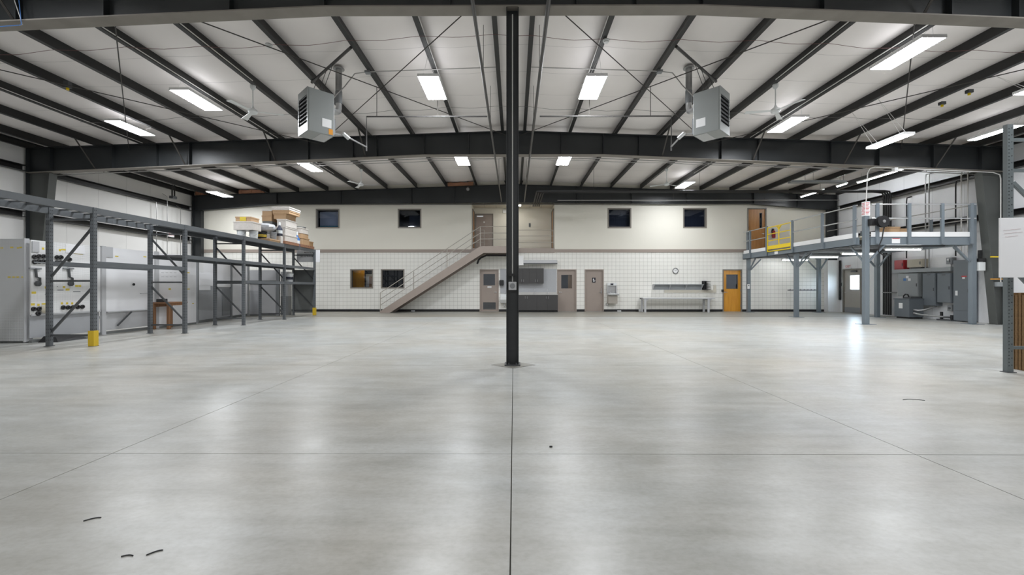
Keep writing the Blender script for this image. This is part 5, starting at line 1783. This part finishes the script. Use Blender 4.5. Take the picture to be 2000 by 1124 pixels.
# coat hooks
t = thing('coat_hook_rail', 'dark rail of coat hooks on the block wall under the mezzanine', 'hook rail', (14.8, 22.05, 1.1))
x0, x1 = bx(1538), bx(1599)
zc = bz(567)
MB().box(x0, x1, YB - .03, YB - .009, zc - .03, zc + .03).build('rail', M['mgrey'], t)
for k in range(9):
    x = x0 + .08 + (x1 - x0 - .16) * k / 8
    MB().tube([(x, YB - .03, zc + .02), (x, YB - .09, zc), (x, YB - .11, zc + .05)], .010, 6).build('hook', M['black'], t)
t = thing('fire_extinguisher', 'red fire extinguisher on the wall behind the yellow gate', 'fire extinguisher', P(1508, 456, Y=YB))
p = P(1509, 466, Y=YB)
z = p.z
MB().lathe([(.03, 0), (.075, .015), (.08, .05), (.08, .32), (.05, .38), (.02, .4)], (p.x, YB - .1, z), 18).build('cylinder', M['red'], t, True)
MB().lathe([(.02, 0), (.025, .05), (.012, .07)], (p.x, YB - .1, z + .4), 12).build('valve', M['black'], t, True)
MB().tube([(p.x, YB - .1, z + .46), (p.x - .1, YB - .12, z + .46), (p.x - .13, YB - .12, z + .36), (p.x - .10, YB - .12, z + .2)], .014, 8).build('hose', M['black'], t, True)
MB().box(p.x - .05, p.x + .05, YB - .02, YB - .0005, z + .1, z + .5).build('wall_bracket', M['black'], t)

# ================================================================== mezzanine
mz = thing('mezzanine', 'blue-grey steel mezzanine platform with handrails in the right corner', 'mezzanine', (13.6, 18, 0))
MX0, MX1, MY0, MY1 = 11.72, 15.45, 14.5, 21.95
BZ0, BZ1 = 2.67, 2.94
POSTS = [(11.83, 14.5, 4.05), (11.83, 18.05, 2.66), (11.83, 21.72, 4.10), (15.5, 14.6, 4.08), (15.2, 18.05, 2.66), (15.2, 21.5, 2.66)]
PM = []
for x, y, h in POSTS:
    a = .075
    p = MB().box(x - a, x + a, y - a, y + a, .012, h).build('post', M['mezz'], mz, bevel=.012)
    MB().box(x - .2, x + .2, y - .2, y + .2, 0, .012).build('base_plate', M['mezz'], p)
    PM.append(p)
# edge beams and joists
MB().box(MX0 + .22, 15.38, MY0 - .06, MY0 + .06, BZ0, BZ1).build('front_beam', M['mezz'], mz)
MB().box(MX0 - .06, MX0 + .0, MY0 + .12, MY1, BZ0, BZ1).build('side_beam', M['mezz'], mz)
MB().box(MX0 - .06, MX0 + .06, MY0 + .12, MY1, BZ0 - .0, BZ0 + .02).build('side_beam_flange', M['mezz'], mz)
MB().box(15.35, MX1, MY0 + .13, MY1, BZ0, BZ1).build('rear_side_beam', M['mezz'], mz)
for y in (15.4, 16.3, 17.2, 18.05, 18.9, 19.8, 20.7, 21.6):
    MB().box(MX0, 15.35, y - .035, y + .035, BZ0 + .03, BZ1 - .01).build('joist', M['rackd'], mz)
MB().box(MX0, 15.35, MY0 + .06, MY1, BZ1 - .01, BZ1 + .03).build('deck', M['beige'], mz)
# rails
RF = [(12.14, 4.05), (13.2, 4.05), (14.3, 4.05), (15.28, 4.05)]
for x, h in RF:
    MB().box(x - .05, x + .05, MY0 - .12, MY0 - .062, BZ0 + .03, h).build('rail_post', M['mezz'], mz)
RS = [14.72, 16.25, 18.0, 19.82, 21.2]
for y in RS:
    MB().box(MX0 - .12, MX0 - .062, y - .05, y + .05, BZ0 + .03, 4.05).build('rail_post', M['mezz'], mz)
for z in (3.55, 4.02):
    MB().tube([(11.95, MY0 - .09, z), (15.42, MY0 - .09, z)], .021, 8).build('rail', M['alum'], mz, True)
    MB().tube([(MX0 - .09, MY0 + .1, z), (MX0 - .09, RS[2], z)], .021, 8).build('rail', M['alum'], mz, True)
    MB().tube([(MX0 - .09, RS[3], z), (MX0 - .09, MY1 - .15, z)], .021, 8).build('rail', M['alum'], mz, True)
    MB().tube([(MX1 + .03, MY0 + .2, z), (MX1 + .03, 21.3, z)], .018, 8).build('rail', M['conduit'], mz, True)
for y in (16.0, 17.6, 19.2, 20.8):
    MB().box(MX1 + .0, MX1 + .05, y - .04, y + .04, BZ0 + .1, 3.75).build('rail_post', M['mezz'], mz)
KZ = 3.10
for a, b in ((11.95, 12.09), (12.19, 13.15), (13.25, 14.25), (14.35, 15.23)):
    MB().box(a, b, MY0 - .075, MY0 - .062, BZ1 - .0, KZ).build('kick_plate', M['white'], mz)
for a, b in ((MY0 + .1, RS[0] - .05), (RS[0] + .05, RS[1] - .05), (RS[1] + .05, RS[2] - .05), (RS[3] + .05, RS[4] - .05), (RS[4] + .05, MY1 - .12)):
    MB().box(MX0 - .075, MX0 - .062, a, b, BZ1, KZ).build('kick_plate', M['white'], mz)
# knee braces
for x, y, h in POSTS:
    for s in ((-1, 1) if 15 < y < 21 else ((1,) if y < 15 else (-1,))):
        MB().bar((x + (.0 if x < 13 else 0), y + s * .1, 2.12), (x, y + s * .62, 2.66), .05, .05).build('knee_brace', M['mezz'], mz)
    s = 1 if x < 13 else -1
    MB().bar((x + s * .1, y, 2.12), (x + s * .62, y, 2.66), .05, .05).build('knee_brace', M['mezz'], mz)
# yellow swing gate
g = MB()
gy0, gy1, gx = RS[2] + .08, RS[3] - .08, MX0 - .09
gt = MB().tube([(gx, gy0, 2.88), (gx, gy1, 2.88), (gx, gy1, 3.97), (gx, gy0, 3.97), (gx, gy0, 2.88)], .028, 8).build('gate', M['yellow'], mz, True)
ym = (gy0 + gy1) / 2
MB().box(gx - .02, gx + .02, gy0, gy1, 2.97, 3.13).build('gate_kick_plate', M['yellow'], gt)
for z in (3.36, 3.66):
    MB().tube([(gx, gy0, z), (gx, gy1, z)], .022, 8).build('gate_rail', M['yellow'], gt, True)
MB().tube([(gx, ym, 3.1), (gx, ym, 3.97)], .024, 8).build('gate_stile', M['yellow'], gt, True)
for s in (-1, 1):
    MB().bar((gx, ym, 3.80), (gx, ym + s * .16, 3.95), .04, .02).build('gate_gusset', M['yellow'], gt)
for (x, y, z, w, h, nm) in ((MX0 - .062, 19.15, 2.80, .24, .15, 0),):
    MB().box(x - .003, x, y - w / 2, y + w / 2, z - h / 2, z + h / 2).build('load_sign', M['white'], mz)
s_ = MB().box(12.65, 12.92, MY0 - .066, MY0 - .0605, 2.72, 2.885).build('load_sign', M['white'], mz)
MB().box(12.66, 12.91, MY0 - .068, MY0 - .066, 2.865, 2.883).build('sign_heading', M['redt'], s_)
# notice wrapped round the tall post, hose reel, card reader
p = POSTS[0]
t = thing('post_notice', 'white notice with red print wrapped round the tall mezzanine post', 'sign', (p[0], p[1], 3.65))
f = .0765
MB().box(p[0] - f - .004, p[0] + f + .004, p[1] - f - .004, p[1] - f, 3.64, 4.12).build('front_sheet', M['white'], t)
MB().box(p[0] - f - .004, p[0] - f, p[1] - f, p[1] + f, 3.64, 4.12).build('side_sheet', M['white'], t)
for k in range(9):
    zz = 4.06 - k * .046
    MB().box(p[0] - .065, p[0] + .065 - .02 * (k % 3), p[1] - f - .006, p[1] - f - .004, zz, zz + .018).build('print_line', M['redt'], t)
    MB().box(p[0] - f - .006, p[0] - f - .004, p[1] - .065, p[1] + .065 - .02 * (k % 2), zz, zz + .018).build('print_line', M['redt'], t)
t = thing('hose_reel', 'black hose reel clamped to the tall mezzanine post', 'hose reel', (12.1, 14.35, 3.4))
MB().box(p[0] - .0, p[0] + .22, 14.26, 14.424, 3.3, 3.52).build('bracket', M['black'], t)
c = (12.12, 14.19, 3.41)
MB().lathe([(.05, -.05), (.19, -.05), (.19, -.035), (.13, -.03), (.13, .05), (.19, .055), (.19, .07), (.05, .07)], c, 22, 'y').build('drum', M['black'], t, True)
MB().lathe([(.05, .07), (.05, .085), (.02, .09)], c, 14, 'y').build('hub', M['galv'], t, True)
MB().box(12.15, 12.36, 14.20, 14.33, 3.33, 3.48).build('motor', M['rackd'], t)
MB().tube([(12.2, 14.2, 3.25), (12.16, 14.2, 3.1), (12.12, 14.2, 2.85), (12.02, 14.2, 2.6), (12.0, 14.2, 2.42), (12.16, 14.2, 2.3), (12.4, 14.2, 2.33)], .018, 8).build('hose', M['black'], t, True)
p = P(1462, 560, Y=21.59)
t = thing('card_reader', 'small white card reader on the corner mezzanine post', 'card reader', p)
MB().box(p.x - .06, p.x + .06, 21.575, 21.604, p.z - .12, p.z + .12).build('case', M['white'], t, bevel=.006)
MB().box(p.x - .03, p.x + .03, 21.571, 21.575, p.z + .02, p.z + .08).build('window', M['mgrey'], t)
# things on the deck
bx3('carton', 13.0, 13.42, 15.0, 15.4, BZ1 + .031, BZ1 + .41, M['card'], 'open brown carton on the mezzanine deck behind the handrail', group='cartons on the mezzanine')
bx3('carton', 13.5, 13.9, 15.1, 15.45, BZ1 + .031, BZ1 + .36, M['card'], 'second brown carton on the mezzanine beside the rail post', group='cartons on the mezzanine')
t = thing('deck_trolley', 'low pale platform lying on the mezzanine deck near the gate', 'platform', (13.2, 17.8, BZ1 + .031))
MB().box(12.6, 14.0, 17.4, 18.2, BZ1 + .031, BZ1 + .10).build('base', M['rackd'], t)
MB().box(12.65, 13.8, 17.45, 18.15, BZ1 + .10, BZ1 + .18).build('load', M['lgrey'], t)

# ================================================================== right-hand wall: electrical gear
XE = 16.485


def wy(px, X):
    return P(px, 562, X=X).y


def ebox(name, px0, px1, py0, py1, X, mat, label, cat, door=True, group=None, ref=None, z0=None):
    """box on the right wall; px give the visible face at plane X, py its top and bottom at the nearer edge px1"""
    y1, y0 = wy(px0, X), wy(px1, X)
    zt = P(px1, py0, X=X).z
    zb = P(px1, py1, X=X).z if z0 is None else z0
    t = thing(name, label, cat, (X, (y0 + y1) / 2, zb), group)
    MB().box(X + (.014 if door else 0), XE, y0, y1, zb, zt).build('enclosure', mat, t, bevel=.006)
    if door:
        MB().box(X, X + .013, y0 + .02, y1 - .02, zb + .02, zt - .02).build('door', mat, t, bevel=.004)
        MB().box(X - .012, X, y0 + .05, y0 + .08, (zb + zt) / 2 - .06, (zb + zt) / 2 + .06).build('latch', M['rackd'], t)
    return t, y0, y1, zb, zt


t, y0, y1, zb, zt = ebox('breaker_cabinet', 1861, 1895, 507, 631, 16.2, M['elec'], 'tall grey electrical panel with a red label beside the mezzanine post', 'electrical panel', z0=.02)
MB().box(16.197, 16.2, y0 + .12, y0 + .30, 1.62, 1.66).build('red_label', M['redt'], t)
MB().box(16.196, 16.2, y0 + .18, y0 + .27, 1.55, 1.62).build('white_label', M['white'], t)
MB().box(16.185, 16.2, y1 - .18, y1 - .10, .95, 1.12).build('lock_plate', M['bucket'], t)
MB().box(16.195, 16.2, y0 + .03, y1 - .03, .40, .405).build('seam', M['rackd'], t)
t, y0, y1, zb, zt = ebox('electrical_cabinet', 1829.5, 1857, 533.5, 592, 16.2, M['elec'], 'grey electrical cabinet nearest the tall panel', 'electrical cabinet', group='grey cabinets on the right wall')
MB().box(16.197, 16.2, y0 + .2, y0 + .34, zt - .08, zt - .05).build('nameplate', M['rackd'], t)
t, y0, y1, zb, zt = ebox('electrical_cabinet', 1801, 1826.5, 533.5, 598, 16.2, M['elec'], 'grey electrical cabinet in the middle of the row, longest of the hanging ones', 'electrical cabinet', group='grey cabinets on the right wall')
MB().box(16.197, 16.2, y0 + .2, y0 + .34, zt - .08, zt - .05).build('nameplate', M['rackd'], t)
t, y0, y1, zb, zt = ebox('electrical_cabinet', 1753, 1793, 534, 580, 16.15, M['elec_l'], 'lighter grey electrical cabinet with blue sticker above the transformer', 'electrical cabinet', group='grey cabinets on the right wall')
for (px, py, m) in ((1767, 546.5, 'blue'), (1776, 546.5, 'white'), (1772, 541.5, 'white')):
    p = P(px, py, X=16.149)
    MB().box(16.147, 16.15, p.y - .06, p.y + .06, p.z - .05, p.z + .05).build('sticker', M[m], t)
t = thing('wireway', 'horizontal grey wireway above the electrical cabinets', 'wireway', (16.3, 17, 1.82))
yA, yB = wy(1857, 16.2), wy(1743, 16.2)
MB().box(16.2, XE, yA, yB, 1.85, 2.0).build('trough', M['elec_l'], t, bevel=.004)
MB().box(16.19, 16.2, yA, yB, 1.86, 1.99).build('cover', M['elec_l'], t)
t, *_ = ebox('alarm_panel', 1746, 1765, 508, 527.5, 16.25, M['red'], 'red fire alarm panel above the wireway', 'alarm panel', z0=2.002)
t, y0, y1, zb, zt = ebox('beige_enclosure', 1771, 1800, 506, 524, 16.2, M['beige'], 'beige control box standing on the wireway', 'control box', door=True, z0=2.06)
MB().box(16.26, 16.45, y0 + .1, y1 - .1, 2.001, 2.06).build('feet', M['rackd'], t)
MB().box(16.46, XE, wy(1857, 16.46), wy(1815, 16.46), 2.002, 2.42).build('backing_board', M['white'], label='white backing board between the beige box and the tall panel', cat='board')
t, y0, y1, zb, zt = ebox('switch_box', 1847, 1858.5, 503, 519.5, 16.3, M['mgrey'], 'small grey disconnect switch on the white backing board', 'switch box', z0=2.12)
MB().box(16.27, 16.3, (y0 + y1) / 2 - .03, (y0 + y1) / 2 + .03, 2.25, 2.32).build('switch_handle', M['white'], t)
t, y0, y1, zb, zt = ebox('socket_box', 1850, 1859, 597, 608, 16.35, M['mgrey'], 'small grey socket box low beside the tall panel', 'socket', door=False)
MB().lathe([(.045, -.015), (.045, 0)], (16.35, (y0 + y1) / 2, (zb + zt) / 2), 14, 'x').build('socket_face', M['rackd'], t)
# floor transformer
t = thing('transformer', 'grey floor-standing transformer below the lighter grey cabinet', 'transformer', (15.9, 17.4, 0))
x0, x1, y0, y1 = 15.62, 16.2, 17.06, 17.72
MB().box(x0, x1, y0, y1, .06, .76).build('case', M['elec'], t, bevel=.012)
MB().box(x0 - .02, x1 + .02, y0 - .02, y1 + .02, .76, .80).build('lid', M['elec'], t, bevel=.008)
MB().box(x0 + .05, x1, y0 + .05, y1 - .05, 0, .06).build('plinth', M['black'], t)
MB().box(x0 - .003, x0, y0 + .28, y0 + .45, .40, .62).build('rating_plate', M['white'], t)
MB().box(x0 + .1, x1 - .05, y0 + .03, y0 + .35, .80, .86).build('vent_hood', M['rackd'], t)
run('flexible_conduit', [(15.75, 17.01, .36), (15.85, 16.95, .34), (15.95, 16.8, .36), (16.15, 16.7, .45), (16.33, 16.68, .50)], .035, 'galv', 'upper flexible metal conduit from the transformer to the cabinet', 'conduit')
run('flexible_conduit', [(15.75, 17.01, .24), (15.85, 16.8, .18), (15.95, 16.5, .16), (16.1, 16.2, .14), (16.36, 16.12, .12), (16.42, 16.05, .04)], .035, 'galv', 'lower flexible metal conduit snaking along the floor from the transformer', 'conduit')
run('black_hose', [(15.8, 17.5, .803), (15.8, 17.5, .9), (15.9, 17.52, .97), (16.02, 17.55, .95), (16.1, 17.56, .803)], .022, 'black', 'black cable looping over the transformer lid', 'cable')
t = thing('pipe_stub', 'pair of black pipe stubs on the floor before the tall panel', 'pipe', (16.3, 16.1, 0))
MB().cyl((16.2, 16.35, 0), (16.2, 16.35, .32), .045, 10).build('pipe', M['black'], t, True)
MB().cyl((16.2, 15.97, 0), (16.2, 15.97, .22), .045, 10).build('pipe', M['black'], t, True)
MB().box(16.1, 16.3, 15.9, 16.45, 0.0, .05).build('base', M['rackd'], t)
# conduits on the right wall
for px, zb, zt, mt, lb in ((1807, 2.0, 5.75, 'galv', 'left of the twin galvanised conduits on the right wall'), (1814, 2.0, 5.75, 'galv', 'right of the twin galvanised conduits on the right wall'),
                           (1770, 2.45, 5.0, 'black', 'slim black pipe on the right wall behind the cartons'), (1866, 2.4, 5.2, 'black', 'slim black pipe on the right wall near the mezzanine front corner'),
                           (1877, 2.5, 5.55, 'wconduit', 'first white conduit on the right wall by the frame column'), (1890, 2.5, 5.55, 'wconduit', 'second white conduit on the right wall by the frame column')):
    y = wy(px, 16.26)
    run('wall_conduit', [(16.27, y, zb), (16.27, y, zt - .2), (16.29, y, zt - .05), (16.48, y, zt)], .022, mt, lb, 'conduit')
y = 14.33
run('wall_conduit', [(16.15, y, 1.42), (16.15, y, 4.85), (16.12, y, 4.98), (15.9, y, 5.06), (12.4, y, 5.22), (12.0, y, 5.24), (11.84, y, 5.2), (11.77, y + .02, 5.05), (11.77, y + .08, 4.13)], .016, 'wconduit', 'white conduit looping from the frame column over to the tall mezzanine post', 'conduit')
MB().box(16.02, 16.25, 14.30, 14.49, 1.27, 1.42).build('outlet_box', M['elec_l'], bevel=.006, label='grey outlet box low on the right frame column', cat='outlet')
p = P(1750, 328, Y=14.3)
MB().box(p.x - .06, p.x + .06, 14.28, 14.40, 5.10, 5.22).build('junction_box', M['white'], bevel=.006, label='white junction box on the middle frame above the mezzanine', cat='junction box')
# exit sign, reader, drain pipe by the exit door
p = P(1658, 521, X=16.46)
t = thing('exit_sign', 'red and white EXIT sign above the exit door under the mezzanine', 'exit sign', (16.4, p.y, p.z), 'exit signs')
MB().box(16.42, 16.499, p.y - .18, p.y + .18, p.z - .10, p.z + .10).build('body', M['white'], t, bevel=.006)
text('EXIT', (16.416, p.y, p.z), .16, TO_L, M['redt'], t)
p = P(1641, 556, X=16.46)
MB().box(16.44, 16.499, p.y - .05, p.y + .05, p.z - .08, p.z + .08).build('keypad', M['black'], bevel=.006, label='black keypad beside the exit door', cat='keypad')
y = 21.72
run('drain_pipe', [(16.43, y, 2.6), (16.42, y, .62)], .05, 'black', 'black downpipe in the corner next to the exit door', 'pipe')
# white dispenser with a device, by the mezzanine corner post
t = thing('wipe_dispenser', 'white box with black device hung beside the front mezzanine corner post', 'dispenser', (15.85, 14.6, 1.7))
MB().box(15.62, 15.85, 14.50, 14.70, 1.80, 2.10).build('case', M['bucket'], t, bevel=.02)
MB().box(15.60, 15.84, 14.48, 14.72, 2.12, 2.22).build('device', M['black'], t, bevel=.01)
MB().box(15.70, 15.78, 14.54, 14.62, 2.22, 2.5).build('device_arm', M['black'], t)
MB().box(15.577, 15.62, 14.56, 14.64, 1.85, 2.3).build('bracket', M['mgrey'], t)
for z, m, lb in ((2.26, 'yellow', 'yellow bar fixed across the right frame column'), (1.52, 'oakb', 'orange-brown bar fixed across the right frame column')):
    M.setdefault('oakb', M['orange'])
    MB().box(15.85, 16.6 - .12, 14.345, 14.374, z - .02, z + .02).build('bar', M[m], label=lb, cat='bar')

# ================================================================== near rack at the right edge
M['rpost'] = paint('rack_post_grey', (0.13, 0.15, 0.155), 0.42, var=0.1, scale=4)
t = thing('pallet_rack', 'tall grey rack upright at the right edge of the picture', 'rack', (7.27, 6.3, 0))
ry = 6.32
rx = P(1969, 560, Y=ry).x
RH = 3.62
for k, x in enumerate((rx, rx + 1.07)):
    p = MB().prism([(x - .045, ry - .03), (x + .045, ry - .03), (x + .045, ry + .03), (x - .045, ry + .03)], 'z', .01, RH).build('post', M['rpost'], t)
    h = MB()
    z = .10
    while z < RH - .06:
        h.lathe([(.008, 0), (.008, .0015)], (x - .022, ry - .03, z), 8, 'y')
        if int(z / .051) % 2:
            h.lathe([(.008, 0), (.008, .0015)], (x + .02, ry - .03, z + .01), 8, 'y')
        z += .0508
    h.build('punched_holes', M['black'], p, kind='stuff')
    MB().box(x - .07, x + .07, ry - .05, ry + .05, 0, .01).build('foot_plate', M['rackd'], p)
for z in (.36, 1.62, 2.95, 3.40):
    MB().bar((rx + .045, ry, z), (rx + 1.02, ry, z), .03, .045).build('strut', M['rpost'], t)
for za, zb in ((1.52, .55), (2.78, 1.85)):
    MB().bar((rx + .06, ry, za), (rx + 1.01, ry, zb), .035, .05).build('diagonal_brace', M['rpost'], t)
for z in (.34, 1.28, 2.36):
    MB().box(rx + 1.04, rx + 1.10, ry - 2.6, ry - .031, z - .06, z + .06).build('beam', M['rackd'], t)
b = thing('notice_board', 'pale board with faint red handwriting on the near rack at right', 'board', (7.6, 6.2, 1.38))
byy = 6.2
bx0 = P(1953.5, 480, Y=byy).x
zt_, zb_ = P(1955, 426, Y=byy).z, P(1955, 542.5, Y=byy).z
MB().hexa([(bx0, byy, zb_), (bx0 + 1.25, byy - .14, zb_), (bx0 + 1.25, byy - .12, zb_), (bx0, byy + .02, zb_), (bx0, byy, zt_), (bx0 + 1.25, byy - .14, zt_), (bx0 + 1.25, byy - .12, zt_), (bx0, byy + .02, zt_)]).build('sheet', M['lboard'] if 'lboard' in M else M['board'], b)
rg = random.Random(11)
for zz, x0, x1 in ((P(1960, 451, Y=byy).z, .04, .26), (P(1960, 457, Y=byy).z, .05, .26), (P(1960, 463.5, Y=byy).z, .06, .2)):
    h = MB()
    x = x0
    while x < x1:
        w = .01 + .02 * rg.random()
        h.bar((bx0 + x, byy - .112 * x - .003, zz + .10 * (x - x0) + .005 * rg.random()), (bx0 + x + w, byy - .112 * (x + w) - .003, zz + .10 * (x - x0) + .005 * rg.random()), .002, .0022)
        x += w + .003
    h.build('handwriting', M['faintred'], b)
MB().box(bx0 + .11, bx0 + .17, byy + .021, ry - .0305, zb_ + .1, zb_ + .16).build('clip', M['rackd'], b)
MB().box(bx0 + .11, bx0 + .17, byy + .021, ry - .0305, zt_ - .16, zt_ - .1).build('clip', M['rackd'], b)
c = thing('brown_sheet_stack', 'brown sheet material standing in the near rack at right', 'sheet stack', (8.0, 6.9, 0))
for k in range(5):
    y = ry + .055 + k * .045
    MB().box(rx + .36, rx + 1.6, y, y + .035, .0, 1.16 - .03 * (k % 2)).build('sheet', M['burlap'], c)

# ================================================================== scraps on the floor
for k, (px, py, l, a, lb) in enumerate(((180, 1015, .07, .5, 'curved black scrap on the floor at lower left'), (248, 1087, .05, .1, 'short dark scrap left of the pair near the bottom edge'), (302, 1080, .06, .7, 'short dark scrap right of the pair near the bottom edge'),
                                        (1785, 782, .22, -.12, 'long thin dark scrap on the floor at right'), (1076, 873, .02, .0, 'tiny black speck on the floor right of the centre joint'))):
    p = P(px, py, Z=0.003 if k != 4 else .006)
    pts = [p + Vector((math.cos(a) * l * (t_ - .5), math.sin(a) * l * (t_ - .5) + .18 * l * math.sin(t_ * 3.1), 0)) for t_ in [i / 6 for i in range(7)]]
    MB().tube(pts, .0028 if k != 4 else .006, 6).build('floor_scrap', M['black'], smooth=True, label=lb, cat='scrap', group='scraps on the floor')

for px, col, lb in ((18, 'wconduit', 'white cable hanging over the nearest frame at the upper left corner'), (34, 'blue', 'blue cable hanging over the nearest frame at the upper left corner')):
    a, b = P(px, -30, Y=6.76 - px * .001), P(44 if px == 18 else 42, 48, Y=6.76 - px * .001)
    c = P(-60, 56, Y=6.76 - px * .001)
    MB().tube([a, b, b + Vector((-.05, .0, -.012)), c], .006, 6).build('loose_cable', M[col], smooth=True, label=lb, cat='cable')
